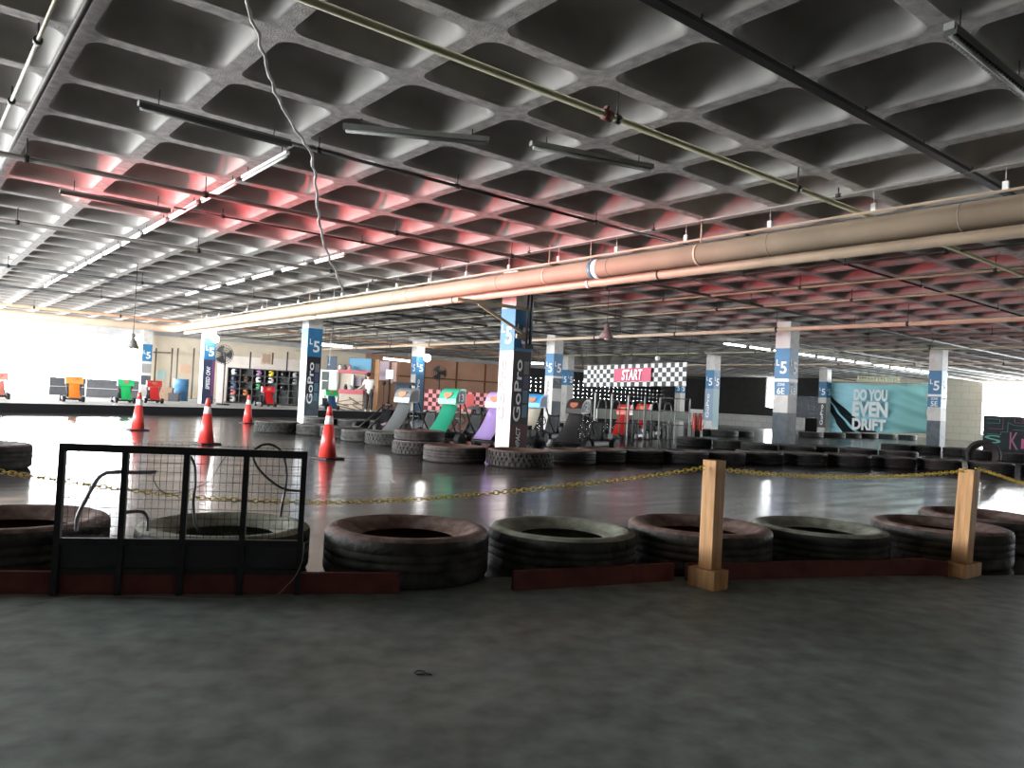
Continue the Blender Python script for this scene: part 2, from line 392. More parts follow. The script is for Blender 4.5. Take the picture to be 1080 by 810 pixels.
# ------------------------------------------------------------------ pillars
w2 = .25
def pillar(i, j, label, lower, left='white', dtop=0, low_left=None):
    x, y = X0+S*i, Y0+S*j
    t = thing('pillar', label, 'pillar', (x, y, 0))
    zb = PZ if (i, j) in ((0, 2), (1, 2), (0, 3)) else 0.001
    MB().box2((x-w2, y-w2, zb), (x+w2, y+w2, CEIL-.005)).build('shaft', grime_white, t, world=True)
    e = .004
    def wrap(name, z0, z1, m, faces='lr', k=1):
        mb = MB()
        if 'l' in faces: mb.box2((x-w2-e*k, y-w2-e*k if 'r' in faces else y-w2, z0), (x-w2, y+w2, z1))
        if 'r' in faces: mb.box2((x-w2, y-w2-e*k, z0), (x+w2, y-w2, z1))
        return mb.build(name, m, t, world=True)
    wrap('blue_band', 2.23, 3.17, blue_band)
    def face_text(s, z, h, face, m, w=None, du=0.0, vert=False, bold=.01, shear=0.0):
        if face == 'l': o = Vector((x-w2-e*2, y-du, z)); xd = Vector((0, -1, 0))
        else: o = Vector((x+du, y-w2-e*2, z)); xd = Vector((1, 0, 0))
        if vert: text('lettering', s, o, (0, 0, 1), -xd, h, m, t, w=w, bold=bold, shear=shear)
        else: text('lettering', s, o, xd, (0, 0, 1), h, m, t, w=w, bold=bold, shear=shear)
    for fc in 'lr':
        face_text('5', 2.57, .38, fc, text_white, w=.22, du=.06, bold=.02); face_text('L', 2.73, .19, fc, text_white, w=.11, du=-.13, bold=.015)
    def squares(face, z0, z1, du, wd):
        cols = [(.09, .20, .26), (.07, .16, .23), (.05, .06, .13), (.16, .17, .18)]
        n = 4; st = (z1-z0)/n
        for k in range(n):
            mb = MB(); a = z0+k*st+.02; b = z0+(k+1)*st-.02
            if face == 'r': mb.box2((x+du-wd/2, y-w2-e*2.5, a), (x+du+wd/2, y-w2-e, b))
            else: mb.box2((x-w2-e*2.5, y-du-wd/2, a), (x-w2-e, y-du+wd/2, b))
            mb.build('logo_square', mat('logo_square_%d' % k, cols[k], .5), t, world=True)
    if lower == 'zone6' or lower == 'zone5':
        n = '6E' if lower == 'zone6' else '5E'
        wrap('white_line', 2.135, 2.23, text_white); wrap('zone_band', 1.72, 2.135, blue_band)
        for fc in 'lr':
            face_text(n, 1.85, .20, fc, text_white, w=.26); face_text('ZONE', 2.05, .09, fc, text_white, w=.26)
        wrap('painted_base', .002, 1.18, slate)
    elif lower == 'sponsor':
        wrap('black_wrap', .95 if (i, j) == (0, 1) else .62, 2.23, black_wrap, 'r')
        z0, z1 = (.72, 2.05)
        face_text('GoPro', 1.36, .20, 'r', text_white, w=1.36, du=-.09, vert=True, bold=.012); squares('r', .75, 2.03, .13, .14)
        face_text('GoPro', 1.36, .20, 'l', text_grey, w=1.36, du=-.09, vert=True)
        if (i, j) == (0, 0):
            wrap('maroon_wrap', .002, .62, mat('maroon_vinyl', (.09, .025, .025), .55), 'r')
            face_text('IMPACT', .30, .12, 'r', text_white, w=.52, vert=True, du=-.02, shear=.2)
        else: wrap('painted_base', .28, .95, slate, 'r')
    elif lower == 'speed':
        wrap('navy_wrap', PZ+.01, 2.23, navy, 'r'); mb = MB().box2((x+.12, y-w2-e*1.6, PZ+.35), (x+w2, y-w2-e, 2.2)); mb.build('purple_stripe', mat('purple_vinyl', (.16, .05, .14), .5), t, world=True)
        face_text('SPEED ON!', 1.42, .17, 'r', text_white, w=1.0, vert=True, du=-.03, shear=.25, bold=.02)
    elif lower == 'blueall':
        wrap('navy_wrap', PZ+.01 if j == 2 else .9, 2.23, mat('dull_blue', (.05, .12, .22), .55), 'r')
        face_text('GoPro', 1.36, .18, 'r', text_white, w=1.2, du=-.08, vert=True, bold=.012); face_text('GoPro', 1.36, .18, 'l', text_white, w=1.2, du=-.08, vert=True)
    elif lower == 'greyzone':
        wrap('white_line', 2.15, 2.23, text_white, 'r'); wrap('zone_band', 1.72, 2.15, slate, 'r'); face_text('ZONE', 1.95, .25, 'r', text_grey, w=.2)
        wrap('painted_base', .002, 1.18, slate, 'r'); face_text('GoPro', 1.36, .2, 'l', text_grey, w=1.3, du=-.05, vert=True)
    elif lower == 'leftsponsor':
        wrap('sponsor_wrap', .6, 2.23, mat('grey_blue_vinyl', (.22, .30, .40), .55), 'l')
        face_text('GoPro', 1.36, .18, 'l', text_white, w=1.2, du=-.06, vert=True, bold=.015)
        wrap('teal_wrap', .3, 2.23, mat('teal_vinyl', (.10, .25, .28), .5), 'r')
    elif lower == 'blackleft':
        wrap('black_wrap', .45, 1.9, black_wrap, 'l'); face_text('GoPro', 1.2, .18, 'l', text_white, w=1.2, vert=True, bold=.015)
    elif lower == 'poster':
        for a, b, m in ((1.6, 2.1, text_grey), (.95, 1.45, slate)):
            wrap('sticker', a, b, m, 'lr')
    return t
p545 = pillar(0, 0, 'nearest square pillar, blue band, black sponsor wrap, holding up a pipe bracket', 'sponsor')
pillar(0, 1, 'square pillar with black sponsor wrap rising from the left tire row', 'sponsor')
pillar(1, 1, 'blue and white pillar just right of the bracket pillar, before a plain one', 'greyzone')
pillar(1, 0, 'blue and white pillar marked 6E with slate base', 'zone6')
pillar(2, 0, 'blue and white pillar marked 5E beside the blue banner', 'zone5')
pillar(2, 1, 'blue banded pillar with pale blue sponsor side, right of the START banner', 'leftsponsor')
pillar(0, 2, 'white and navy pillar with purple stripe reading SPEED ON', 'speed')
pillar(1, 2, 'pale blue sponsor pillar beside the glowing floodlight and red checkered barrier', 'blueall')
pillar(2, 2, 'plain pinkish pillar with blue band left of the START banner', 'plain')
pillar(0, 3, 'far left pillar with grey stickers at the edge of the bright opening', 'poster')
pillar(3, 1, 'white pillar with black sponsor strip at the blue banner edge', 'blackleft')
pillar(3, 2, 'dim grey pillar seen below the right end of START banner', 'plain')

# bracket and black downpipes on the nearest pillar
t = thing('pipe_bracket', 'beige steel bracket from the nearest pillar under the cream pipe', 'bracket', (10.53, 13.0, 2.6))
MB().bar((8.95, 13.13, 3.165), (10.9, 13.13, 3.165), .05, .07).build('arm', pipe_pale, t, world=True)
MB().bar((9.5, 13.13, 3.13), (10.85, 13.13, 2.58), .045, .06).build('brace', pipe_pale, t, world=True)
MB().box2((10.55, 13.10, 2.5), (10.9, 13.155, 2.6)).build('foot_plate', pipe_pale, t, world=True)
t = thing('downpipe', 'pair of black downpipes strapped to the nearest pillar', 'pipe', (10.85, 13.1, 2.35))
MB().cyl((10.80, 13.07, 2.35), (10.80, 13.07, 3.95), .025, 8).build('pipe', black_metal, t, world=True)
MB().cyl((10.90, 13.07, 2.35), (10.90, 13.07, 3.95), .025, 8).build('pipe', black_metal, t, world=True)
MB().box2((10.74, 13.04, 2.30), (10.97, 13.156, 2.38)).build('strap', black_metal, t, world=True)

# ------------------------------------------------------------------ big cream pipe and its companions
def run_pipe(label, p, q, r, m, name='pipe', cat='pipe', joints=(), hang=None, n=16, hanger_m=dark_steel, hr=.008, collar=.012):
    p, q = Vector(p), Vector(q); t = thing(name, label, cat, p); d = (q-p).normalized()
    MB().cyl(p, q, r, n).build('tube', m, t, world=True)
    for k in joints:
        c = p+d*k; MB().cyl(c-d*.015, c+d*.015, r+collar*.5, n).build('collar', dark_steel, t, world=True)
    if hang:
        for k in hang:
            c = p+d*k; mb = MB(); mb.cyl(c-d*.03, c+d*.03, r+collar, 10); mb.cyl(c+Vector((0, 0, r)), (c.x, c.y, CEIL-.002), hr, 5)
            mb.build('hanger', hanger_m, t, world=True)
    return t
t = thing('main_pipe', 'fat cream pipe crossing the whole hall under the ceiling', 'pipe', (9.2, 0, 3.44))
MB().tube([(9.2, -6, 3.44), (9.2, 34.2, 3.44), (9.14, 34.6, 3.44), (8.95, 34.85, 3.44), (8.6, 35.0, 3.44), (-6.5, 35.0, 3.44)], .16, 24).build('tube', pipe_cream, t, world=True)
for y in (1.2, 3.6, 6.0, 9.0, 12.0, 15.4, 19, 23, 28): MB().cyl((9.2, y-.006, 3.44), (9.2, y+.006, 3.44), .1635, 24).build('joint', mat('joint_line', (.20, .16, .12), .7), t, world=True)
MB().cyl((9.2, 9.35, 3.44), (9.2, 9.45, 3.44), .166, 24).build('band', mat('pipe_band_blue', (.08, .16, .20), .5), t, world=True)
MB().cyl((9.2, 9.24, 3.44), (9.2, 9.35, 3.44), .166, 24).build('band', white_paint, t, world=True)
for y in (2.6, 7.2, 10.6, 16, 21, 26, 31):
    MB().cyl((9.2, y-.02, 3.44), (9.2, y+.02, 3.44), .168, 20).cyl((9.2, y, 3.6), (9.2, y, CEIL-.002), .01, 6).build('hanger', pipe_cream, t, world=True)
run_pipe('slimmer cream pipe tucked below the fat cream pipe', (9.47, -6, 3.27), (9.47, 34, 3.27), .075, pipe_cream, joints=(7.5, 8.2+6, 20, 27), hang=(9, 15.8, 21, 26, 31), hanger_m=white_paint)
t = thing('cable_conduit', 'thin pale conduit with small white tabs running above the fat cream pipe', 'conduit', (9.35, 0, 3.7))
MB().cyl((9.32, -6, 3.70), (9.32, 33, 3.70), .018, 8).build('tube', pipe_cream, t, world=True)
for k in range(22): MB().box2((9.30, .3+1.45*k, 3.71), (9.335, .36+1.45*k, 3.80)).cyl((9.318, .33+1.45*k, 3.8), (9.318, .33+1.45*k, CEIL-.002), .004, 5).build('tab', white_paint, t, world=True)
run_pipe('thin white conduit higher up and left of the fat cream pipe', (9.05, -6, 3.9), (9.05, 24, 3.9), .013, mat('conduit_grey', (.34, .31, .28), .5), 'cable_conduit', 'conduit', hang=(8, 11, 14, 17, 20, 23, 26))

hx_ = [k*2.41+1.2 for k in range(23)]
run_pipe('pale olive sprinkler pipe nearest the viewer, crossing the ceiling', (-6, 4.92, 3.75), (53, 4.92, 3.75), .032, pipe_pale, 'sprinkler_pipe', hang=[7.3, 11.0, 14.0, 17, 22, 27])
t = thing('pipe_coupling', 'rust red coupling clamped on the pale olive sprinkler pipe', 'coupling', (4.86, 4.92, 3.75)); MB().cyl((4.82, 4.92, 3.75), (4.92, 4.92, 3.75), .05, 12).box2((4.85, 4.90, 3.79), (4.88, 4.94, 3.83)).build('clamp', mat('rust_red', (.13, .03, .025), .6), t, world=True)
def spr(label, Y, z, r, m, hang, x1=53, xs=-6):
    hang = [h-(xs+6) for h in hang if h > xs+6]
    t = run_pipe(label, (xs, Y, z), (x1, Y, z), r, m, 'sprinkler_pipe', hang=hang)
    return t
spr('dusty brown sprinkler pipe with clamps over the red lit coffers', 10.95, 3.75, .034, pipe_brown, [7.1, 9.2, 12.2, 14.6, 17.5, 22, 27, 32])
spr('brown sprinkler pipe one bay beyond the red lit coffers', 15.65, 3.75, .034, pipe_brown, [7.5, 10.5, 13.3, 17, 21, 26, 32])
spr('dark sprinkler pipe over the middle of the track', 22.2, 3.75, .034, dark_steel, [8, 11, 14, 19, 24, 30])
spr('dark sprinkler pipe above the black kerb', 27.4, 3.75, .034, dark_steel, [8, 11, 14, 19, 24, 30])
spr('orange painted pipe close before the far facade beam', 34.3, 3.72, .05, pipe_orange, [8, 10, 13, 17], x1=30)
spr('dark pipe running above the helmet shelf', 40.2, 3.7, .04, pipe_brown, [9, 12, 15, 19, 25, 31])
spr('thin black conduit leaving the grey batten lamp across the coffers', 8.2, 3.85, .02, dark_steel, [9.6, 11.5, 14], x1=12, xs=3.22)
spr('thin black conduit leaving the lower left batten lamp', 12.7, 3.87, .016, dark_steel, [10, 12.5], x1=8.9, xs=3.25)
t = thing('cable_tray', 'black cable tray crossing the ceiling at upper right', 'tray', (0, 3.53, 3.9))
MB().box2((-5, 3.49, 3.89), (14, 3.57, 3.90)).box2((-5, 3.485, 3.89), (14, 3.492, 3.93)).box2((-5, 3.568, 3.89), (14, 3.575, 3.93)).build('channel', dark_steel, t, world=True)
for k in range(16): MB().cyl((-4+1.2*k, 3.53, 3.9), (-4+1.2*k, 3.53, CEIL-.002), .008, 5).build('hanger', dark_steel, t, world=True)
# pipes beyond the fat pipe, parallel to it
for (X, z, r, m, lab) in ((12.45, 3.75, .02, pipe_brown, 'thin pipe first beyond the fat cream pipe'), (14.4, 3.75, .022, pipe_pale, 'thin pale pipe second beyond the fat cream pipe'),
                          (16.5, 3.75, .022, pipe_pale, 'thin pale pipe third beyond the fat cream pipe'), (19.25, 3.5, .055, pipe_cream, 'cream pipe of middling width crossing in front of the 6E pillar top'),
                          (24.5, 3.75, .03, pipe_brown, 'brown pipe just beyond the 6E pillar'), (29.0, 3.75, .03, pipe_pale, 'pale pipe between the 6E and 5E pillars'), (36.0, 3.7, .035, pipe_cream, 'cream pipe beyond the 5E pillar')):
    run_pipe(lab, (X, -5, z), (X, 45.5, z), r, m, 'ceiling_pipe', hang=[6.5+3.6*k for k in range(11)])
spr('dark conduit crossing beyond the fat cream pipe before the brown pipe', 7.0, 3.85, .02, dark_steel, [19, 22, 26, 31], xs=10)
spr('dark sprinkler pipe crossing between the nearest pillar and the rack', 19.0, 3.75, .03, dark_steel, [20, 23, 26, 30, 36], xs=10)
# left edge: flat beam face with surface pipe and pale conduit
run_pipe('slim pipe fixed along the ceiling rib at upper left', (.98, .5, 3.96), (.98, 22, 3.96), .025, pipe_brown, 'ceiling_pipe')
run_pipe('pale clamped conduit at the top left corner', (.76, 2.5, 3.85), (.76, 12, 3.85), .015, pipe_pale, 'cable_conduit', 'conduit', hang=(3.0, 4.8, 6.6, 8.4), collar=.02)

# ------------------------------------------------------------------ lamps under the ceiling
lamp_grey = mat('grey_lamp_housing', (.22, .225, .20), .5, var=.15, scale=5)
louvre = mat('lamp_louvre', (.05, .05, .048), .5)
tube_white = mat('unlit_tube_white', (.86, .86, .84), .35)
def batten(label, a, b, louv=False, group=None, m=None, rad=.02, lit=False):
    a, b = Vector(a), Vector(b); t = thing('batten_lamp', label, 'lamp', (a+b)/2, 0, group); d = (b-a).normalized()
    MB().bar(a, b, .045 if (m and not lit) else .07, .035 if m else .05).build('housing', m or lamp_grey, t, world=True)
    if louv:
        mb = MB(); n = 26
        for k in range(n):
            c = a+(b-a)*((k+.5)/n)-Vector((0, 0, .04)); sd = d.cross(Vector((0, 0, 1))); mb.bar(c-sd*.045, c+sd*.045, .006, .03)
        mb.bar(a-Vector((0, 0, .03))+d.cross(Vector((0, 0, 1)))*.05, b-Vector((0, 0, .03))+d.cross(Vector((0, 0, 1)))*.05, .006, .05); mb.build('louvre', louvre, t, world=True)
    MB().cyl(a-Vector((0, 0, .045))+d*.03, b-Vector((0, 0, .045))-d*.03, rad, 8).build('tube', tube_emit if lit else (tube_white if m else lamp_grey), t, world=True)
    for k in (.12, .88):
        c = a+(b-a)*k; MB().cyl((c.x, c.y, c.z+.02), (c.x, c.y, CEIL-.002), .006, 5).build('hanger', dark_steel, t, world=True)
    return t
batten('grey louvred batten lamp at upper left, end on to the white lamp row', (1.69, 8.08, 3.82), (3.22, 8.1, 3.82), True)
batten('grey louvred batten lamp at left below the red glow', (1.71, 12.75, 3.82), (3.2, 12.7, 3.82), True)
batten('slim pale batten lamp left of centre, slightly askew', (3.5, 7.4, 3.9), (4.8, 6.6, 3.9))
batten('slim pale batten lamp at top centre, slightly askew', (5.17, 6.35, 3.9), (6.65, 5.94, 3.9))
batten('broad grey batten lamp at the top right corner', (5.42, 2.26, 3.82), (6.9, 2.27, 3.82), True)
ys = [8.7+1.72*k for k in range(11)]
for k, y in enumerate(ys):
    batten('%s lamp from the near end of the left white lamp row' % ORD[k], (3.44, y, 3.9), (3.44, y+1.5, 3.9), m=white_paint, rad=.014, group='left row of white batten lamps')
for k, y in enumerate((14.2, 16.0, 17.9, 19.8, 21.7, 23.6)):
    batten('%s lamp from the near end of the white lamp row by the fat pipe' % ORD[k], (6.9, y, 3.9), (6.9, y+1.4, 3.9), m=white_paint, rad=.014, group='white batten lamps beside the fat pipe')
for k in range(12):
    batten('%s glowing lamp from the left in the lit row over the right track' % ORD[k], (25.5+1.75*k, 18.6, 3.85), (26.95+1.75*k, 18.6, 3.85), m=white_paint, lit=True, rad=.035, group='lit batten lamps over the right track')
def lamp_at(label, xa, ya, xb, yb, d):
    batten(label, D(xa, ya, d), D(xb, yb, d), m=white_paint, lit=True, rad=.05)
lamp_at('glowing tube lamp right of the left tire row pillar', 339, 362, 372, 365, 30)
lamp_at('glowing tube lamp over the tan wall beside the floodlight pillar', 404, 377, 433, 380, 38)
lamp_at('small glowing tube lamp behind the bracket pillar', 560, 382, 574, 382.5, 38)

def flood(label, px, py, d, r):
    p = D(px, py, d); t = thing('floodlight', label, 'lamp', p)
    MB().sphere(p, r, n=14).build('bulb', mat('flood_glow', (1, 1, 1), .5, emit=(1, .99, .97), es=60), t, world=True)
    MB().lathe([(r*.4, 0), (r*1.15, .12), (r*1.2, .1), (r*.5, -.03)], 20, c=p+fw*.02, R=Matrix((rt, up, fw)).transposed()).build('reflector', grey_steel, t, world=True)
    MB().cyl(p+fw*.1, p+fw*.55, .025, 8).build('arm', dark_steel, t, world=True)
flood('glaring white floodlight beside the SPEED ON pillar', 227, 357.5, 33.6, .17)
flood('glaring white floodlight beside the pale blue sponsor pillar', 450.5, 377.5, 40.2, .19)

def pendant(label, px, py, d, r, topz=CEIL, lit=False):
    p = D(px, py, d); t = thing('pendant_lamp', label, 'lamp', p)
    MB().lathe([(r*.25, .26), (r*.3, .14), (r*.55, .08), (r, -.1), (r*.96, -.1), (r*.5, .06), (r*.2, .1)], 20, c=p).build('shade', mat('bell_grey', (.16, .15, .14), .5), t, world=True)
    MB().cyl(p+Vector((0, 0, .25)), (p.x, p.y, CEIL-.002), .008, 6).build('cord', dark_steel, t, world=True)
    MB().sphere(p+Vector((0, 0, -.05)), r*.4, n=10).build('bulb', white_paint, t, world=True)
pendant('bell shaped pendant lamp on a long cord before the bright opening', 140, 363, 18.8, .14)
pendant('dark bell shaped pendant lamp above the START banner', 640, 353, 17.9, .19)

# dangling twisted cable near the viewer
pts = [(258, -14, 5.2), (262, 12, 5.25), (270, 30, 5.35), (278, 58, 5.5), (285, 82, 5.7), (294, 105, 5.9), (305, 125, 6.1), (318, 146, 6.3), (328, 162, 6.5), (332, 185, 6.7), (334, 205, 6.9), (336, 228, 7.1), (340, 250, 7.35), (347, 272, 7.6), (355, 288, 7.8), (361, 306, 8.0)]
P3 = [D(*p) for p in pts]
P3[0] = Vector((P3[1].x-.03, P3[1].y, 3.99))
def smooth_pts(P, k=4):
    out = []
    for i in range(len(P)-1):
        a, b, c, d = P[max(i-1, 0)], P[i], P[i+1], P[min(i+2, len(P)-1)]
        for s in range(k):
            u = s/k; out.append(.5*((2*b)+(c-a)*u+(2*a-5*b+4*c-d)*u*u+(3*b-a-3*c+d)*u**3))
    out.append(P[-1]); return out
sp = smooth_pts(P3, 5)
for i, p in enumerate(sp): p += Vector((math.sin(i*1.3)*.008, math.cos(i*1.9)*.008, 0))
mb = MB(); mb.tube(sp, .011, 6)
tw = [p+Vector((math.cos(i*1.1)*.011, math.sin(i*1.1)*.011, 0)) for i, p in enumerate(sp)]; mb.tube(tw, .007, 5)
origin_mesh(mb, 'hanging_cable', mat('pale_cable', (.55, .52, .50), .6), P3[0], 'pale twisted cable dangling from the ceiling at left of centre', 'cable')

# ------------------------------------------------------------------ tires
def tire_profiles(R=.525, W=.285, ri=.292):
    # closed section, from the top bead inwards and round; returns tread, top wall, liner pieces
    tread = [(R*.985, W*.93), (R, W*.86), (R, W*.70), (R-.012, W*.69), (R-.012, W*.665), (R, W*.655), (R, W*.53), (R-.012, W*.52), (R-.012, W*.495), (R, W*.485), (R, W*.35), (R-.012, W*.34), (R-.012, W*.31), (R, W*.30), (R, W*.14), (R*.985, W*.07), (R*.93, W*.012), (R*.82, 0), (ri+.03, .01), (ri, .03)]
    top = [(ri+.004, W*.76), (ri+.022, W*.80), (ri+.045, W*.805), (ri+.075, W*.87), (R*.78, W*.95), (R*.86, W), (R*.925, W*.985), (R*.96, W*.965), (R*.985, W*.93)]
    inner = [(ri, .03), (ri+.03, W*.16), (R*.86, W*.2), (R*.92, W*.35), (R*.93, W*.5), (R*.92, W*.66), (R*.84, W*.76), (ri+.02, W*.72), (ri+.004, W*.76)]
    return tread, top, inner
def tire(label, c, top_m, in_m, R=.525, W=.285, knob=False, group=None, rough=0, parts=True, side_m=None, seg=56):
    t = thing('tire', label, 'tire', (c[0], c[1], 0), 0, group)
    tr, tp, inn = tire_profiles(R, W, R*.556)
    mb = MB(); mb.lathe(tr, seg, closed=False)
    # drop the end caps the lathe adds
    bmesh.ops.delete(mb.bm, geom=[f for f in mb.bm.faces if len(f.verts) > 4], context='FACES')
    if knob:
        for k in range(40):
            a = 2*PI*k/40+random.uniform(-.02, .02)
            for zz in (.22, .5, .78):
                a2 = a+(PI/40 if zz == .5 else 0)
                mb.box((math.cos(a2)*(R+.002), math.sin(a2)*(R+.002), W*zz), (.022, .05, W*.2), rz=a2)
    mb.build('tread', side_m or rubber, t)
    def nb(prof, nm, m):
        q = MB(); q.lathe(prof, seg); bmesh.ops.delete(q.bm, geom=[f for f in q.bm.faces if len(f.verts) > 4], context='FACES'); q.build(nm, m, t)
    nb(tp, 'sidewall', top_m); nb(inn, 'liner', in_m)
    t.rotation_euler.z = random.uniform(0, 6)
    return t
near = [((.60, 5.50), 'm', 'maroon lined truck tire at the far left behind the wire mesh panel'), ((1.68, 4.92), 'g', 'faded green truck tire behind the right half of the wire mesh panel'),
        ((2.66, 4.33), 'm', 'maroon lined truck tire with lumpy tread right of the wire mesh panel'), ((3.72, 4.0), 'g', 'faded green truck tire with ribbed tread, in the gap between red boards'),
        ((4.76, 3.62), 'm', 'maroon lined truck tire behind the left wooden post'), ((5.82, 3.26), 'g', 'faded green truck tire midway between the two wooden posts'),
        ((6.94, 2.80), 'm', 'maroon lined truck tire behind the right wooden post'), ((8.15, 2.93), 'm', 'dark maroon truck tire set back in a second row at the right edge')]
for k, (c, kind, lab) in enumerate(near):
    tire(lab, c, maroon_top if kind == 'm' else green_top, maroon_in if kind == 'm' else green_in, knob=False, side_m=mat('tread_grime_%s' % kind, (.07, .064, .058) if kind == 'm' else (.06, .066, .058), .75, col2=(.018, .018, .017), thr=(.35, .66), scale=7, bump=.6, bscale=22, spec=.3),
         R=.52 if kind == 'g' else .53, W=.30 if kind == 'm' else .28, group='truck tires along the red boards')
# middle rows: (px, base y, radius, lining)
mids = [(296, 457.5, .56, 'd'), (329, 459.5, .50, 'd'), (360, 463, .52, 'd'), (384, 467, .50, 'd'), (409, 470.5, .55, 'd'), (441, 481, .50, 'd'), (479, 489.5, .56, 'm'), (548, 494.5, .58, 'm'), (602, 490.5, .5, 'm'), (639, 489, .5, 'm'), (677, 489, .5, 'd'), (716, 490, .5, 'd'), (757, 490.5, .5, 'd'), (800, 490.5, .53, 'd'), (846, 491.5, .53, 'd'), (893, 493, .52, 'd'), (941, 494.5, .5, 'd'), (990, 497, .48, 'd'), (1045, 500.5, .48, 'd'), (1102, 504, .48, 'd')]
prev = None; protos = {}
ctrs = []
for k, (px, by, R, kd_) in enumerate(mids):
    g = G(px, by); v = Vector((g.x, g.y, 0)).normalized(); c = Vector((g.x, g.y, 0))+v*R
    ctrs.append([c, R])
for it in range(400):      # let neighbours just touch
    for i in range(len(ctrs)-1):
        (a, ra), (b, rb) = ctrs[i], ctrs[i+1]; dd = b-a; ov = (ra+rb+.028)-dd.length
        if ov > 0: dd.normalize(); a -= dd*ov*.5; b += dd*ov*.5
nmid = len(mids)
top_dark = mat('grey_dusty_sidewall', (.16, .155, .14), .7, col2=(.06, .058, .053), thr=(.3, .6), scale=9, bump=.3)
top_brown = mat('brown_dusty_sidewall', (.15, .11, .085), .7, col2=(.07, .05, .042), thr=(.3, .6), scale=9, bump=.3)
for k, ((c, R), (px, by, _, kd_)) in enumerate(zip(ctrs, mids)):
    tire('%s tire from the left in the long curved row edging the track' % ORD[k], c, top_brown if kd_ == 'm' else top_dark, maroon_in if kd_ == 'm' else rubber, R=R, W=.29 if R > .5 else .27, knob=k in (0, 4, 5, 7), group='tires in the long curved row', side_m=rubber_dust if k < 8 else rubber, seg=40)
c, R = ctrs[5]; o = tire('tire resting on top of the sixth tire of the curved row', (c.x+.03, c.y+.04), top_brown, rubber, R=.49, W=.20, side_m=rubber_dust, seg=40); o.location.z = .272
def row(specs, what, group, m_side=rubber, m_top=top_dark):
    cs = []
    for px, by, R in specs:
        g = G(px, by); v = Vector((g.x, g.y, 0)).normalized(); cs.append([Vector((g.x, g.y, 0))+v*R, R])
    for it in range(400):
        for i in range(len(cs)-1):
            (a, ra), (b, rb) = cs[i], cs[i+1]; dd = b-a; ov = (ra+rb+.028)-dd.length
            if ov > 0: dd.normalize(); a -= dd*ov*.5; b += dd*ov*.5
    for k, (c, R) in enumerate(cs):
        tire('%s %s' % (ORD[k], what), c, m_top, rubber, R=R, W=.28, group=group, side_m=m_side, seg=32)
row([(344, 451, .5), (372, 452.5, .5), (402, 454, .5)], 'tire from the rear row behind the left tire row pillar', 'tires behind the left tire row')
row([(735, 472, .55), (768, 474.5, .55), (800, 478.5, .5)], 'tire from the left in the short dark row before the 6E pillar', 'tires before the 6E pillar')
row([(740, 459, .6), (762, 460.5, .6), (780, 461, .55)], 'tire from the left in the grey row left of the 6E pillar', 'tires left of the 6E pillar')
row([(855, 461.5, .6), (880, 462, .55), (898, 462, .5), (916, 462.5, .5), (936, 463, .5), (957, 464, .5)], 'tire from the left in the row under the blue banner', 'tires under the blue banner')
row([(950, 477.5, .5), (977, 479, .5), (1005, 481, .5), (1033, 484, .5), (1065, 487, .5)], 'tire from the left in the row before the 5E pillar', 'tires before the 5E pillar')
row([(852, 481, .5), (876, 482, .5), (900, 483.5, .5), (929, 485.5, .5)], 'low tire from the left in the slanting row right of the 6E pillar', 'tires right of the 6E pillar')
# standing half tire at right and the cut-off tire at the left edge
g = D(1036, 478, 19.2); o = tire('small tire standing upright behind the right wooden post', (g.x, g.y), rubber, rubber, R=.38, W=.22, seg=40)
o.rotation_euler = (PI/2, 0, math.radians(-62)); o.location = (g.x, g.y, .372)
g = G(-10, 497.5); o = tire('lone tire cut off by the left picture edge on the track', (g.x-.05, g.y+.5), top_dark, rubber, R=.52, W=.30, side_m=rubber_dust, seg=40)

# ------------------------------------------------------------------ red boards, posts, chains
def board(label, a, b, h=.118, th=.035):
    a, b = Vector((a[0], a[1], h/2)), Vector((b[0], b[1], h/2)); mb = MB(); mb.bar(a, b, th, h-.002)
    return origin_mesh(mb, 'kerb_board', board_red, ((a.x+b.x)/2, (a.y+b.y)/2, 0), label, 'board')
board('long dark red board on the floor behind the wire mesh panel feet', (-.75, 5.45), (2.34, 3.87))
board('dark red board on the floor left of the left wooden post', (2.98, 3.62), (4.12, 3.33))
board('dark red board on the floor between the two wooden posts', (4.20, 3.28), (6.13, 2.56))
board('short dark red board turned behind the right wooden post base', (6.10, 2.585), (6.20, 2.44), h=.11)

def post(label, x, y, h, w, bw, bh, lean=(0, 0), mats=(wood, wood), bx=None):
    t = thing('wooden_post', label, 'post', (x, y, 0))
    mb = MB()
    a, b = Vector((0, 0, bh)), Vector((lean[0], lean[1], h))
    mb.box(((a+b)/2), (w, w, (b-a).length), R=Vector((0, 0, 1)).rotation_difference((b-a).normalized()).to_matrix(), bev=.004)
    mb.build('upright', mats[0], t)
    if bx is None:
        MB().box((-.02, 0, bh/2+.001), (bw-.07, bw, bh), bev=.004).build('base_block', mats[1], t)
        MB().box((bw/2-.045, 0, bh/2+.001), (.03, bw*.9, bh*.94), bev=.003).build('base_block', mats[1], t)
    else: MB().box((bx[0], bx[1], bh/2+.001), (bx[2], bx[3], bh), bev=.004).build('base_block', mats[1], t)
    return t
post('left wooden barrier post on a block base, chain tied to its top', 4.20, 3.095, .825, .105, .21, .125)
post('right wooden barrier post leaning slightly, chain tied to its top', 6.345, 2.40, .80, .112, .2, .10, lean=(.05, -.012), bx=(.02, .0, .29, .16))

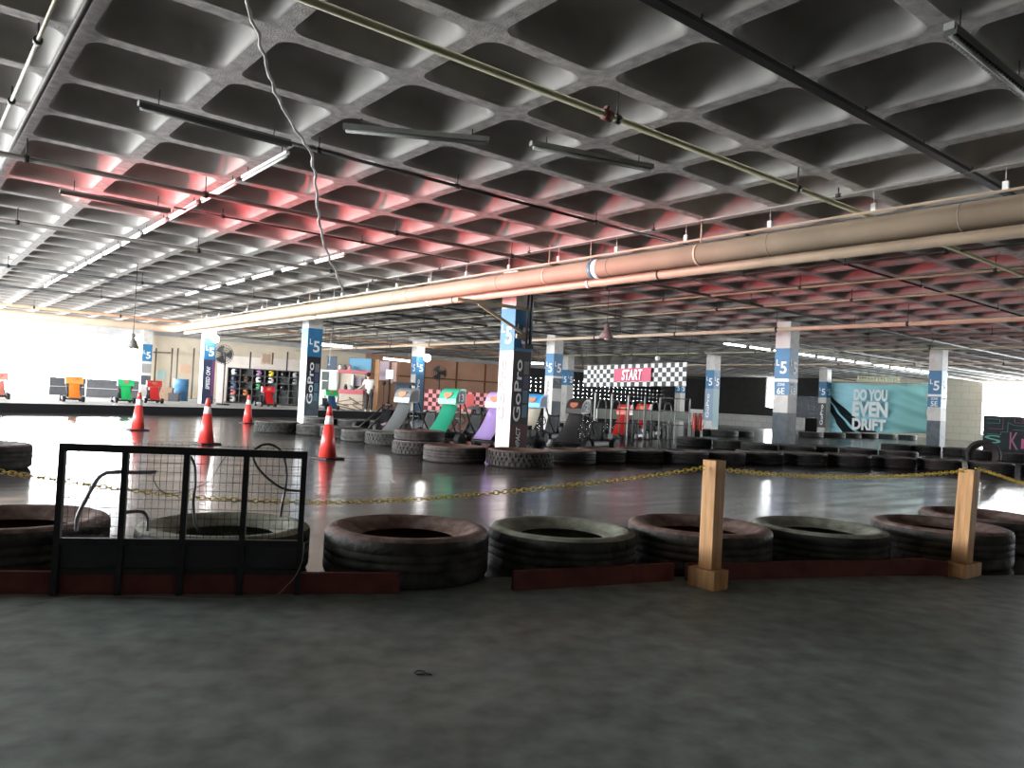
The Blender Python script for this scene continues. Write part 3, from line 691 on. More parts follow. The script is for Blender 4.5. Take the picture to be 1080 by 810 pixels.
def chain(label, P, loc):
    # resample at the link pitch
    P = smooth_pts([Vector(p) for p in P], 10); L = [0]
    for i in range(1, len(P)): L.append(L[-1]+(P[i]-P[i-1]).length)
    n = int(L[-1]/.0295); mb = MB(); j = 0
    for k in range(n+1):
        s = L[-1]*k/n
        while j < len(L)-2 and L[j+1] < s: j += 1
        u = (s-L[j])/max(1e-9, L[j+1]-L[j]); c = P[j].lerp(P[j+1], u); d = (P[j+1]-P[j]).normalized()
        sd = d.cross(Vector((0, 0, 1))).normalized(); un = sd.cross(d)
        a = (PI/2 if k % 2 else 0)+random.uniform(-.15, .15)
        w = sd*math.cos(a)+un*math.sin(a)
        ring = []
        for q in range(10):
            th = 2*PI*q/10; ring.append(c+d*(math.cos(th)*.0125+(.0080 if math.cos(th) > 0 else -.0080))+w*math.sin(th)*.0125)
        mb.tube(ring, .0034, 5, closed=True)
    return origin_mesh(mb, 'barrier_chain', chain_yel, loc, label, 'chain')
A_, B_ = (4.14, 3.10), (.75, 4.93)
pl = [VP(x, y, A_, B_) for x, y in ((-30, 492), (0, 497), (60, 506.5), (120, 515), (190, 523), (260, 528), (330, 530), (400, 528.5), (470, 524.5), (540, 518), (600, 512), (660, 505.5), (710, 498.5), (741, 493.5))]
chain('yellow plastic chain sagging from the left wooden post towards the left edge', pl, pl[-1])
A2, B2 = (4.26, 3.09), (6.20, 2.41)
pl = [VP(x, y, A2, B2) for x, y in ((766, 495.5), (800, 499), (840, 501.5), (880, 503), (920, 503), (960, 501.5), (1000, 498.5), (1017, 496.8))]
chain('yellow plastic chain strung between the two wooden posts', pl, pl[0])
A3, B3 = (6.40, 2.41), (8.4, 1.9)
pl = [VP(x, y, A3, B3) for x, y in ((1031, 494.5), (1042, 497.5), (1060, 503.5), (1080, 510), (1105, 516))]
chain('pale yellow chain running from the right wooden post out of frame', pl, pl[0])

# ------------------------------------------------------------------ wire mesh panel with hoses
ga, gb = Vector((.735, 4.695, 0)), Vector((1.84, 4.14, 0)); gd = (gb-ga).normalized(); gl = (gb-ga).length
gn = Vector((gd.y, -gd.x, 0)); ga += gn*.045; gb += gn*.045
t = thing('wire_mesh_panel', 'black steel framed wire mesh panel standing before the left tires', 'panel', ga)
HT = .80
for k in range(5):
    c = ga+gd*(gl*k/4); mb = MB(); mb.bar((c.x, c.y, .002), (c.x, c.y, HT), .036, .03, upv=gd); mb.build('upright', black_metal, t, world=True)
z1 = Vector((0, 0, 1))
MB().bar(ga+z1*(HT-.02), gb+z1*(HT-.02), .034, .04).build('top_rail', black_metal, t, world=True)
MB().bar(ga+z1*.285, gb+z1*.285, .034, .035).build('middle_rail', black_metal, t, world=True)
MB().bar(ga+z1*.125-gn*.012, gb+z1*.125-gn*.012, .02, .03).build('lower_rail', black_metal, t, world=True)
MB().bar(ga+z1*.205-gn*.02, gb+z1*.205-gn*.02, .006, .17).build('sheet', mat('dark_sheet', (.02, .02, .022), .6, var=.3, scale=6), t, world=True)
mb = MB(); n = int(gl/.034)
for k in range(1, n):
    c = ga+gd*(gl*k/n)-gn*.022; top = HT+.018 if k > n*.25 else HT-.02; mb.cyl(c+z1*.29, c+z1*top, .0014, 4)
k = 0; zz = .31
while zz < HT+.02:
    mb.cyl(ga-gn*.022+z1*zz+gd*(gl*.25 if zz > HT-.03 else 0), gb-gn*.022+z1*zz, .0014, 4); zz += .05
mb.build('wire_mesh', black_metal, t, world=True)
def hose(label, px, r, m, off=.06, name='hose', cat='hose'):
    a = ga-gn*off; b = gb-gn*off
    P = smooth_pts([VP(x, y, a, b) for x, y in px], 6); mb = MB().tube(P, r, 7)
    return origin_mesh(mb, name, m, P[0], label, cat)
hose_grey = mat('grey_hose', (.20, .18, .18), .5)
hose('grey hose arching up from the leftmost tire behind the mesh panel', [(80, 560), (82, 545), (90, 528), (101, 508), (110, 500), (122, 498), (145, 498.5), (165, 498)], .011, hose_grey)
hose('short grey hose hooped between the two left tires', [(128, 543), (135, 540), (150, 540), (156, 548), (155, 560)], .010, hose_grey)
hose('black cable looping at the right bay of the mesh panel', [(318, 518), (300, 516), (284, 506), (271, 492), (267, 478), (275, 470), (286, 469), (297, 477), (302, 495), (301, 515), (297, 535), (296, 545)], .007, dark_steel, name='cable', cat='cable')
hose('black cable hanging in the middle bay of the mesh panel', [(160, 473), (161, 478), (180, 473), (196, 477), (205, 490), (206, 510), (204, 530), (206, 552), (211, 560)], .007, dark_steel, name='cable', cat='cable')
hose('thin black wire curled behind the second bay of mesh panel', [(165, 497), (162, 505), (168, 516), (180, 521), (205, 515), (222, 506), (232, 490), (241, 478)], .0025, dark_steel, name='cable', cat='cable')
P = smooth_pts([G(20, 639, .004), G(70, 630, .004), G(120, 628.6, .004), G(175, 629.5, .004), G(230, 632, .004), G(285, 629.5, .004)]+[VP(303, 617, ga+gn*.05, gb+gn*.05), VP(313, 605, ga+gn*.05, gb+gn*.05), VP(319, 590, ga+gn*.04, gb+gn*.04), VP(321, 572, ga+gn*.04, gb+gn*.04)], 6)
origin_mesh(MB().tube(P, .0018, 5), 'string', mat('pale_string', (.42, .40, .38), .7), P[0], 'thin pale string trailing from the mesh panel across the floor', 'string')
P = smooth_pts([G(448, 710.5, .004), G(441, 711.5, .004), G(437, 709.5, .004), G(441, 707.3, .004), G(447, 708, .004), G(449, 710, .004), G(455, 711.5, .004)], 5)
origin_mesh(MB().tube(P, .0025, 5), 'cable_tie', black_metal, P[0], 'small black looped cable tie lying on the bare floor', 'cable tie')

# ------------------------------------------------------------------ traffic cones
def cone_build(label, loc, h=.9):
    t = thing('traffic_cone', label, 'cone', loc, .3, 'traffic cones on the track'); k = h/.9
    MB().box((0, 0, .016*k), (.42*k, .42*k, .03*k), bev=.008).build('base', rubber, t)
    def rad(z): return (.155-.118*(z/.9))*k
    def seg(name, z0, z1, m, cap=False):
        pr = [(rad(z0), z0*k), (rad(z1), z1*k)]
        if cap: pr += [(rad(z1)*.8, z1*k+.03*k), (rad(z1)*.5, z1*k+.045*k)]
        MB().lathe(pr, 24).build(name, m, t)
    seg('body', .03, .60, cone_red); seg('reflective_sleeve', .60, .74, cone_white); seg('tip', .74, .86, cone_red, True)
    return t
cn = cone_build('red traffic cone nearest the viewer, right of the mesh panel', G(345, 484), .88)
for (px, py, lab, h) in ((217, 468.5, 'red traffic cone seen above the mesh panel top rail', .9), (145, 454, 'red traffic cone farthest left, before the bright opening', .95), (261, 446.5, 'red traffic cone beside the left end of the tire row', .95)):
    g = G(px, py); dup(cn, g, random.uniform(0, 1), lab)

# ------------------------------------------------------------------ go-karts
def kart(label, loc, rz, col, number=None, scale=1.0, panel=None, cap_shade=None, group='go-karts with curved cowls', name=None, fender=None, hw=.245):
    nm = label[:24]
    m = mat('kart_'+name, col, .35, var=.05, scale=5); mp_ = mat('kartpanel_'+(name if panel is None else name+'p'), panel or col, .35, var=.05, scale=5)
    dk = mat('kart_dark', (.02, .02, .022), .5)
    t = thing('go_kart', label, 'go-kart', loc, rz, group); t.scale = (scale,)*3
    # curved cowl: a quarter round shell across the kart
    prof = [(.60, .90), (.59, 1.02), (.555, 1.12), (.49, 1.20), (.40, 1.245), (.27, 1.25), (.24, 1.22), (.25, .92), (.56, .885)]
    cw = MB().prism([(x, z) for x, z in prof], (0, -hw, 0), (1, 0, 0), (0, 0, 1), (0, 1, 0), 2*hw, sm=False).build('cowl', m, t)
    capm = mat('kartshade_'+name, cap_shade or tuple(c*.25 for c in col), .5)  # cowl ends coloured darker than the body: their shade put into the paint
    for s in (-1, 1): MB().prism([(.56, .93), (.55, 1.05), (.50, 1.14), (.41, 1.2), (.28, 1.2), (.28, .93)], (0, (hw+.001)*s-.006*(s < 0), 0), (1, 0, 0), (0, 0, 1), (0, 1, 0), .006).build('cowl_side', capm, cw)
    MB().prism([(-.11, -.02), (.0, -.09), (.11, -.02), (.12, .06), (-.12, .06)], (.558, 0, 1.09), (0, 1, 0), (-.35, 0, .93), (.93, 0, .35), .03).build('badge', mat('badge_orange', (.55, .20, .10), .5), cw)
    if number:
        for s in (-1, 1):
            text('number', number, (.41, s*(hw+.008), 1.05), (-s, 0, 0), (0, 0, 1), .17, text_white, None, bold=.02).parent = cw
    # sloping nose panel
    def fp(u, v):
        wd = .25-.03*v; x = .98-.50*v-.06*math.sin(PI*v); z = .20+.68*v
        return (x+.05*(1-(2*u-1)**2), (2*u-1)*wd, z)
    MB().grid(fp, 8, 10, thick=.02).build('nose_panel', mp_, t)
    mb = MB()
    for s in (-1, 1):
        mb.tube([(.9, s*.28, .12), (.3, s*.30, .12), (-.4, s*.30, .12), (-.85, s*.28, .14)], .022, 8)
        mb.tube([(.45, s*.30, .12), (.42, s*.25, .5), (.40, s*(hw-.02), .93)], .018, 8); mb.tube([(-.2, s*.30, .12), (.1, s*.26, .55), (.28, s*(hw-.02), .95)], .018, 8)
    for xx in (.85, .1, -.5, -.82): mb.cyl((xx, -.29, .12), (xx, .29, .12), .02, 8)
    mb.tube([(.85, -.26, .13), (1.02, -.22, .16), (1.06, 0, .17), (1.02, .22, .16), (.85, .26, .13)], .018, 8)
    mb.build('frame', dark_steel, t)
    for sx in (.6, -.62):
        for s in (-1, 1):
            R = Matrix.Rotation(PI/2, 3, 'X'); r = .14 if sx > 0 else .15
            w = MB().lathe([(.07, -.06), (r*.9, -.07), (r, -.05), (r, .05), (r*.9, .07), (.07, .06)], 20, c=(sx, s*.42, r+.001), R=R).build('wheel', rubber, t)
            MB().lathe([(.01, -.05), (.068, -.05), (.068, .05), (.01, .05)], 14, c=(sx, s*.42, r+.001), R=R).build('rim', grey_steel, w)
    mb = MB()
    for sx in (.6, -.62): mb.cyl((sx, -.38, .145), (sx, .38, .145), .018, 8)
    mb.build('axle', dark_steel, t)
    mb = MB(); mb.grid(lambda u, v: (-.05-.32*v+.1*math.sin(PI*v)*0, (2*u-1)*.2, .2+.05*(2*u-1)**2), 6, 4, thick=.02); mb.grid(lambda u, v: (-.37-.13*v, (2*u-1)*(.2-.03*v), .2+.5*v+.04*(2*u-1)**2), 6, 6, thick=.02); mb.build('seat', dk, t)
    mb = MB(); ring = [(.12+.05*math.cos(a)*.0+.06*math.sin(a), .14*math.cos(a), .58+.12*math.sin(a)) for a in [2*PI*k/18 for k in range(18)]]; mb.tube(ring, .014, 6, closed=True); mb.cyl((.12, 0, .58), (.45, 0, .3), .012, 6); mb.bar((.12, -.13, .58), (.12, .13, .58), .02, .02); mb.build('steering_wheel', dk, t)
    mb = MB(); mb.box((-.55, .22, .3), (.26, .22, .26), bev=.02); mb.cyl((-.55, .22, .43), (-.55, .22, .52), .06, 10); mb.tube([(-.65, .2, .25), (-.8, .15, .25), (-.85, -.1, .28)], .03, 8); mb.build('engine', dark_steel, t)
    mb = MB(); mb.tube([(-.6, -.42, .14), (-.88, -.36, .2), (-.9, 0, .22), (-.88, .36, .2), (-.6, .42, .14)], .022, 8); mb.build('rear_bumper', dk, t)
    for s in (-1, 1): MB().box((0, s*.40, .18), (.7, .12, .16), bev=.04).build('side_pod', dk, t)
    if fender:
        MB().grid(lambda u, v: (-.35-.45*u, -.22+.34*v, .80+.12*math.sin(PI*u)-.10*u), 8, 4, thick=.03).build('fender', mat('fender_grey', (.36, .37, .37), .4), t)
        mb = MB()
        for s in (-1, 1): mb.tube([(-.2, s*.22, .15), (-.45, s*.16, .5), (-.6, s*.1-.05, .84)], .02, 8); mb.tube([(-.85, s*.22, .2), (-.7, s*.16, .55), (-.6, s*.1-.05, .84)], .02, 8)
        mb.build('fender_stay', dark_steel, t)
    return t
def kg(px, d): p = D(px, 430, d); return (p.x, p.y, 0)
KR = PI+.28
kart('grey go-kart with silver cowl and nose panel left of the green one', kg(441, 19.6), KR, (.17, .18, .18), None, name='grey', cap_shade=(.09, .095, .095), scale=1.05)
kart('green go-kart with curved cowl marked 13 and a pale rear fender', kg(489, 18.8), KR, (.035, .38, .23), '13', name='green', scale=1.08, fender=True)
kart('lilac go-kart half hidden behind the bracket pillar', kg(537, 18.5), KR, (.50, .36, .70), None, name='lilac', scale=1.05)
kart('blue cowled go-kart with cream nose right of the bracket pillar', kg(574, 21.8), KR, (.05, .32, .68), None, panel=(.72, .66, .54), name='blue', scale=1.08)
kart('black go-kart with cowl numbered 2 beside the metal rack', kg(620, 19.2), KR-.1, (.045, .042, .04), '2', panel=(.10, .10, .10), name='black', cap_shade=(.012, .012, .012))
kart('red go-kart caged behind the left part of the metal rack', kg(664, 26.0), KR+.1, (.55, .035, .025), None, name='red', scale=.95)
kart('second red go-kart farther back, right of the first caged red one', kg(683, 29.2), KR+.1, (.50, .035, .025), None, name='red')

p = kg(403, 22.4); t = thing('go_kart', 'stripped go-kart frame with dark red engine left of the grey kart', 'go-kart', p, KR)
mb = MB()
for q in (-1, 1): mb.tube([(.95, q*.22, .12), (.3, q*.28, .14), (-.7, q*.28, .14)], .022, 8); mb.tube([(.7, q*.2, .14), (.1, q*.16, .55), (-.25, q*.14, .82)], .022, 8); mb.tube([(-.6, q*.26, .16), (-.4, q*.18, .5), (-.25, q*.14, .82)], .02, 8)
mb.cyl((-.25, -.16, .82), (-.25, .16, .82), .02, 8); mb.cyl((.9, -.22, .12), (.9, .22, .12), .02, 8); mb.build('frame', dark_steel, t)
MB().box((-.35, 0, .34), (.42, .36, .3), bev=.03).cyl((-.35, .05, .48), (-.35, .05, .68), .1, 12).build('engine', mat('engine_dark_red', (.12, .02, .025), .5), t)
MB().grid(lambda u, v: (.15-.4*v, (2*u-1)*.18, .25+.42*v*v+.03*(2*u-1)**2), 6, 6, thick=.02).build('seat', black_metal, t)
for sx in (.55, -.6):
    for q in (-1, 1): MB().lathe([(.05, -.06), (.13, -.07), (.145, -.04), (.145, .04), (.13, .07), (.05, .06)], 18, c=(sx, q*.42, .147), R=Matrix.Rotation(PI/2, 3, 'X')).build('wheel', rubber, t)
# karts up on the platform, facing the track
def pk(label, px, d, col, name, sc_=.72, panel=None, rz=-PI/2-.05): 
    p = D(px, 420, d); kart(label, (p.x, p.y, PZ), rz, col, None, sc_, panel, name=name, group='go-karts parked on the platform', hw=.38)
pk('orange cowled go-kart on the platform before the leftmost dark barrier', 76, 27.6, (.75, .28, .05), 'orange')
pk('green cowled go-kart on the platform before the right dark barrier', 130, 29.2, (.03, .48, .16), 'leaf')
pk('red go-kart on the platform beside the far left pillar', 160, 31.0, (.62, .05, .05), 'redp')
pk('red go-kart in front of the helmet shelf', 280, 34.5, (.68, .03, .04), 'redq')
pk('green go-kart with blue nose in front of the lockers', 346, 34.4, (.03, .45, .13), 'leafb', panel=(.05, .12, .25))
p = D(-3, 420, 26.5); kart('pinkish go-kart cut off by the left picture edge', (p.x, p.y, PZ), -PI/2-.05, (.55, .22, .18), None, .72, name='pink', group='go-karts parked on the platform', hw=.38)

# dark two-tier barrier boxes before the bright opening
def barrier(label, x0, x1, d):
    a, b = D(x0, 425, d), D(x1, 425, d+1.2); t = thing('barrier_box', label, 'barrier', (a.x, a.y, PZ)); zt = 1.12
    a = Vector((a.x, a.y, 0)); b = Vector((b.x, b.y, 0)); zz = Vector((0, 0, 1)); m = mat('barrier_charcoal', (.10, .10, .11), .6, var=.15, scale=4)
    MB().bar(a+zz*(PZ+.2), b+zz*(PZ+.2), .5, .396).build('lower_tier', m, t, world=True)
    MB().bar(a+zz*(PZ+.63), b+zz*(PZ+.63), .5, .42).build('upper_tier', m, t, world=True)
    MB().bar(a+zz*(PZ+.408), b+zz*(PZ+.408), .52, .02).build('white_strip', white_paint, t, world=True)
barrier('two tier dark barrier box behind the orange kart', 49, 87, 36.5)
barrier('wider two tier dark barrier box behind the green kart', 90, 145, 36.0)

# ------------------------------------------------------------------ back of the platform: pipes on cream wall, drum, crates, fans, shelf
def standpipe(label, px, y0, y1, d, r=.04, m=None):
    p = D(px, 415, d); mb = MB().cyl((p.x, p.y, PZ+.002), (p.x, p.y, ZD(px, y0, d)), r, 8)
    return origin_mesh(mb, 'standpipe', m or pipe_brown, (p.x, p.y, PZ), label, 'pipe')
for k, px in enumerate((162, 179, 185, 202)): standpipe('%s thin standpipe from the left on the cream wall' % ORD[k], px, 367, 425, 43.0)
g = D(170, 371, 44); h = D(180, 371, 44); origin_mesh(MB().cyl(D(162, 371.5, 42.9), D(180, 372.2, 42.9), .04, 8), 'pipe_crossbar', pipe_brown, D(171, 372, 42.9), 'short crossbar pipe joining the left standpipes', 'pipe')
p = D(190, 418, 37.5); t = thing('oil_drum', 'blue oil drum standing by the cream wall', 'drum', (p.x, p.y, PZ))
MB().lathe([(.34, 0.002), (.36, .02), (.35, .04), (.35, .36), (.37, .38), (.35, .40), (.35, .70), (.37, .72), (.35, .74), (.35, 1.02), (.36, 1.05), (.33, 1.05), (.33, 1.03)], 28).build('shell', mat('drum_blue', (.06, .20, .38), .45, var=.1, scale=4), t)
MB().cyl((-.15, -.1, 1.03), (-.15, -.1, 1.06), .04, 10).build('bung', grey_steel, t)
p = D(172.5, 420, 36.5)
def crate(label, px, d, w, h, m, ydep=.45):
    p = D(px, 420, d); t = thing('crate', label, 'crate', (p.x, p.y, PZ), -.4)
    mb = MB(); 
    for s in (-1, 1): mb.box((s*w/2, 0, h/2+.002), (.03, ydep, h)); mb.box((0, s*ydep/2, h/2+.002), (w, .03, h))
    mb.box((0, 0, .02), (w, ydep, .03)); mb.build('body', m, t)
    mb = MB()
    for s in (-1, 1): mb.box((0, s*(ydep/2+.012), h-.04), (w+.04, .02, .06)); mb.box((s*(w/2+.012), 0, h-.04), (.02, ydep+.04, .06))
    mb.build('rim', m, t)
crate('brown crate between the red platform kart and the blue drum', 172, 36.0, .8, .62, mat('crate_brown', (.28, .18, .12), .7, var=.15))
crate('small dark crate at the foot of the blue drum', 183.5, 35.6, .42, .38, mat('crate_dark', (.07, .065, .07), .7))
def fan(label, px, py, d, R, stand=False):
    p = D(px, py, d); t = thing('fan', label, 'fan', p); RM = Matrix((rt, up, fw)).transposed()
    mb = MB()
    for rr_ in (R, R*.75, R*.5, R*.25):
        for off in (-.08, .08): mb.tube([p+RM @ Vector((rr_*math.cos(a), rr_*math.sin(a), off*(1-(rr_/R)**4*.9))) for a in [2*PI*k/24 for k in range(24)]], .008, 4, closed=True)
    for k in range(24):
        a = 2*PI*k/24; e = Vector((math.cos(a), math.sin(a), 0))
        for off in (-.08, .08): mb.tube([p+RM @ (e*(R*f_)+Vector((0, 0, off*(1-f_**4*.9)))) for f_ in (.12, .5, .8, 1)], .006, 4)
    mb.build('guard', dark_steel, t, world=True)
    for k in range(3):
        a0 = 2*PI*k/3
        def bl(u, v, a0=a0): a = a0+(u-.5)*1.3*(.6+.4*v); rr_ = R*(.12+.78*v); return p+RM @ Vector((rr_*math.cos(a), rr_*math.sin(a), (u-.5)*.08))
        MB().grid(bl, 5, 5, thick=.006).build('blade', mat('fan_blade', (.07, .07, .075), .5), t, world=True)
    MB().cyl(p-fw*.06, p+fw*.28, R*.16, 14).build('motor', dark_steel, t, world=True)
    if stand:
        MB().cyl(p+fw*.2, (p.x+fw.x*.2, p.y+fw.y*.2, PZ+.05), .03, 8).build('pole', dark_steel, t, world=True)
        MB().cyl((p.x+fw.x*.2, p.y+fw.y*.2, PZ+.002), (p.x+fw.x*.2, p.y+fw.y*.2, PZ+.06), .28, 20).build('base', dark_steel, t, world=True)
    else: MB().cyl(p+fw*.25, p+fw*.7, .03, 8).build('arm', dark_steel, t, world=True)
fan('large dark industrial fan left of the helmet shelf', 236, 374, 33.2, .42, True)
fan('dark industrial fan above the red checkered barrier', 463.5, 393.5, 40.0, .40, True)

# helmet shelf
SD = 38.0
sa, sb = D(238, 430, SD), D(316, 430, SD+1.0); sa = Vector((sa.x, sa.y, 0)); sb = Vector((sb.x, sb.y, 0)); sdv = (sb-sa).normalized(); sn = Vector((-sdv.y, sdv.x, 0)); sL = (sb-sa).length
ztop = ZD(238, 387, SD); NC, NR = 6, 5
t = thing('helmet_shelf', 'dark grey pigeonhole shelf holding helmets against the far wall', 'shelf', (sa.x, sa.y, PZ))
shm = mat('shelf_grey', (.10, .10, .10), .6, var=.2, scale=3)
MB().bar(sa+sn*.42+z1*((PZ+ztop)/2), sb+sn*.42+z1*((PZ+ztop)/2), .03, ztop-PZ-.004).build('back_panel', shm, t, world=True)
for k in range(NC+1): 
    c = sa+sdv*(sL*k/NC)+sn*.2; MB().bar(c+z1*(PZ+.003), c+z1*ztop, .42, .035, upv=sdv).build('divider', shm, t, world=True)
shz = []
for k in range(NR+1):
    zz = PZ+.06+(ztop-PZ-.08)*k/NR; shz.append(zz); MB().bar(sa+sn*.2+z1*zz, sb+sn*.2+z1*zz, .42, .03).build('shelf_board', shm, t, world=True)
def helmet(label, col_i, row_i, col, off=0.0):
    c = sa+sdv*(sL*(col_i+.5)/NC+off)+sn*.14+z1*(shz[row_i]+.016)
    t = thing('helmet', label, 'helmet', c, math.atan2(-sn.y, -sn.x)+random.choice((-1, 1))*random.uniform(.8, 1.3), 'helmets on the pigeonhole shelf')
    m = mat('helmet_%02d%02d%02d' % tuple(int(v*99) for v in col), col, .25)
    pr = [(.10, .0), (.125, .03), (.14, .10), (.145, .16), (.13, .22), (.09, .265), (.04, .285), (.002, .29)]
    MB().lathe(pr, 20, sm=True).build('shell', m, t)
    MB().grid(lambda u, v: (.149*math.cos((u-.5)*2.0), .149*math.sin((u-.5)*2.0), .11+.08*v), 10, 2, thick=.004).build('visor', mat('visor_dark', (.015, .015, .02), .15), t)
    return t
pal = {'white': (.8, .8, .8), 'slate blue': (.13, .19, .30), 'pink': (.75, .25, .28), 'orange': (.65, .22, .09), 'purple': (.42, .20, .42), 'yellow': (.80, .62, .05), 'green': (.10, .42, .18), 'black': (.02, .02, .02), 'grey': (.3, .3, .3), 'brown': (.14, .08, .06), 'navy': (.05, .06, .10)}
for (ci, ri, cn_, ex) in ((0, 4, 'white', 'at the top left pigeonhole of the shelf'), (0, 3, 'navy', 'below the top left white one'), (0, 2, 'slate blue', 'in the left column of the shelf'), (0, 1, 'pink', 'in the left column of the shelf'), (0, 0, 'white', 'in the bottom left pigeonhole'),
                          (1, 3, 'brown', 'in the second column of the shelf'), (1, 1, 'orange', 'in the second column of the shelf'), (2, 4, 'purple', 'on the top shelf row'), (2, 3, 'white', 'directly below the purple one'), (2, 2, 'green', 'in the third column of the shelf'),
                          (3, 4, 'yellow', 'on the top shelf row'), (3, 3, 'white', 'directly below the yellow one'), (4, 4, 'black', 'on the top shelf row near the right'), (4, 2, 'black', 'in the fifth column of the shelf'), (5, 4, 'grey', 'on the top shelf row at right'), (5, 3, 'grey', 'in the second row at right')):
    helmet('%s helmet %s' % (cn_, ex), ci, ri, pal[cn_])
# partition panels over the shelf
a, b = D(236, 400, 41), D(330, 400, 42); a = Vector((a.x, a.y, 0)); b = Vector((b.x, b.y, 0))
struct(MB().bar(a+z1*1.5, b+z1*1.5, .08, 2.42), 'wall_partition', [mat('partition_pale', (.50, .44, .39), .7, var=.1, scale=2)])
for k, px in enumerate((262, 301)): standpipe('%s slim post from the left on the partition above the helmet shelf' % ORD[k], px, 371, 425, 40, .04, dark_steel)
t = thing('wall_box', 'brown cabinet mounted high above the helmet shelf', 'box', D(282, 378, 39.5)); p = D(282, 378, 39.5)
MB().box(p, (.55, .3, .6), rz=-YAW, bev=.01).build('body', mat('box_tan', (.33, .24, .16), .7, var=.3, scale=8), t, world=True); MB().box(p-fw*.16, (.4, .02, .45), rz=-YAW).build('door', mat('box_grille', (.2, .13, .09), .7), t, world=True)
# pinkish pull-up banner and cream board beside the fan
a = D(232, 415, 35.2); t = thing('pull_up_banner', 'pale pull-up banner stand right of the SPEED ON pillar', 'banner', (a.x, a.y, PZ))
MB().bar((a.x-.14, a.y+.1, PZ+1.0), (a.x+.16, a.y-.1, PZ+1.0), .01, 1.9).build('sheet', mat('banner_pale', (.72, .60, .56), .6, var=.15, scale=3), t, world=True); MB().bar((a.x-.18, a.y+.12, PZ+.03), (a.x+.2, a.y-.12, PZ+.03), .16, .05).build('base', grey_steel, t, world=True)

# ------------------------------------------------------------------ service booth: lockers, counter, screen, notices, person
def at(px, py, d): return D(px, py, d)
BD = 37.5
def face_box(px0, px1, py0, py1, d, dep, m, name, t, bev=0.0):
    a = D((px0+px1)/2, (py0+py1)/2, d); w = (px1-px0)*d/F; h = (py1-py0)*d/F
    RM = Matrix((r0, Vector((fw.x, fw.y, 0)).normalized(), z1)).transposed()
    c = a+Vector((fw.x, fw.y, 0)).normalized()*dep/2
    if c.z-h/2 < PZ+.004: h2 = c.z+h/2-PZ-.004; c.z = PZ+.004+h2/2; h = h2
    return MB().box(c, (w, dep, h), R=RM, bev=bev).build(name, m, t, world=True)
lk = mat('locker_white', (.66, .70, .66), .5); lkd = mat('locker_dark', (.035, .05, .045), .5)
t = thing('locker', 'pale locker with four doors, two hanging open, left of the counter', 'locker', (*D(346, 430, 38).xy, PZ))
face_box(337, 356, 390, 434, 38, .5, lk, 'body', t)
for (x0, x1, y0, y1, m) in ((339.5, 346, 392, 401, lkd), (339.5, 345.5, 402, 411, lkd), (347.5, 355, 391.5, 401.5, lk), (347.5, 355, 402.5, 412, lk)):
    dr = face_box(x0, x1, y0, y1, 37.93, .05, m, 'door', t)
t = thing('service_counter', 'red trimmed service counter booth with pale shelf back', 'counter', (*D(372, 430, 37).xy, PZ))
redp = mat('booth_red', (.48, .07, .09), .5); booth = mat('booth_beige', (.52, .45, .36), .6, var=.12, scale=3)
face_box(356.5, 385, 394, 412, 38.2, .1, booth, 'back_panel', t)
face_box(356.5, 390, 390.5, 393.5, 37.6, .6, redp, 'upper_shelf', t)
face_box(356.5, 383, 411, 415.5, 37.0, .8, redp, 'counter_top', t)
face_box(357, 382, 415.5, 440, 37.3, .5, booth, 'front', t)
face_box(370.5, 372.5, 395, 411, 37.6, .4, lk, 'side_panel', t)
nb_ = face_box(373, 381, 398, 407, 38.0, .05, mat('notice_lilac', (.52, .47, .58), .5), 'notice', t); face_box(373, 381, 407, 410, 38.0, .05, navy, 'notice_footer', t)
for k, (px, py, col, lab) in enumerate(((358, 387, (.75, .72, .68), 'white jar on the upper red shelf of the counter'), (363, 386, (.10, .07, .06), 'dark pot on the upper red shelf of the counter'), (368, 388.5, (.62, .25, .27), 'pink pot on the upper red shelf of the counter'), (363.5, 408, (.03, .03, .03), 'black bottle on the red counter top'), (369, 409, (.35, .38, .36), 'grey bottle on the red counter top'))):
    p = D(px, py, 37.4); zb = (ZD(373.2, 390.5, 37.6) if k < 3 else ZD(369.7, 411, 37.0))+.003
    t = thing('jar', lab, 'jar', (p.x+fw.x*.2, p.y+fw.y*.2, zb)); hh = .22 if k != 4 else .18
    MB().lathe([(.07, .0), (.09, .02), (.09, hh*.7), (.05, hh*.85), (.05, hh)], 14).build('body', mat('jar_%d' % k, col, .5), t); MB().cyl((0, 0, hh), (0, 0, hh+.03), .055, 12).build('lid', dark_steel, t)
t = thing('shop_sign_panel', 'large plain blue panel above the counter', 'panel', D(380, 384, 38.6)); face_box(368.5, 391.5, 378, 393, 38.4, .12, mat('sign_blue', (.05, .24, .38), .4, var=.08, scale=1), 'face', t); face_box(367.8, 392.2, 377.4, 393.6, 38.5, .1, navy, 'frame', t)
t = thing('wall_panel', 'dark navy panel above the lockers', 'panel', D(350, 384, 39)); face_box(345, 354.5, 376, 390, 39.2, .1, mat('navy_panel', (.03, .06, .11), .5), 'face', t); face_box(344.6, 354.9, 375.6, 376.6, 39.1, .1, dark_steel, 'trim', t)
t = thing('pull_cord_lamp', 'small white pull cord bulb hanging before the navy panel', 'lamp', D(347.5, 384, 38.2)); MB().sphere(D(347.5, 384.5, 38.2), .05, n=10).build('bulb', white_paint, t, world=True); p = D(347.5, 384.5, 38.2); MB().cyl(p, (p.x, p.y, CEIL-.002), .012, 5).build('cord', white_paint, t, world=True)
t = thing('plank', 'upright orange timber plank right of the counter', 'plank', (*D(396, 430, 37.6).xy, PZ)); face_box(392.5, 399, 379, 440, 37.8, .1, mat('plank_orange', (.40, .20, .08), .6, var=.2, scale=3), 'board', t); face_box(392.5, 393.3, 379, 440, 37.75, .1, wood_dark, 'edge', t)
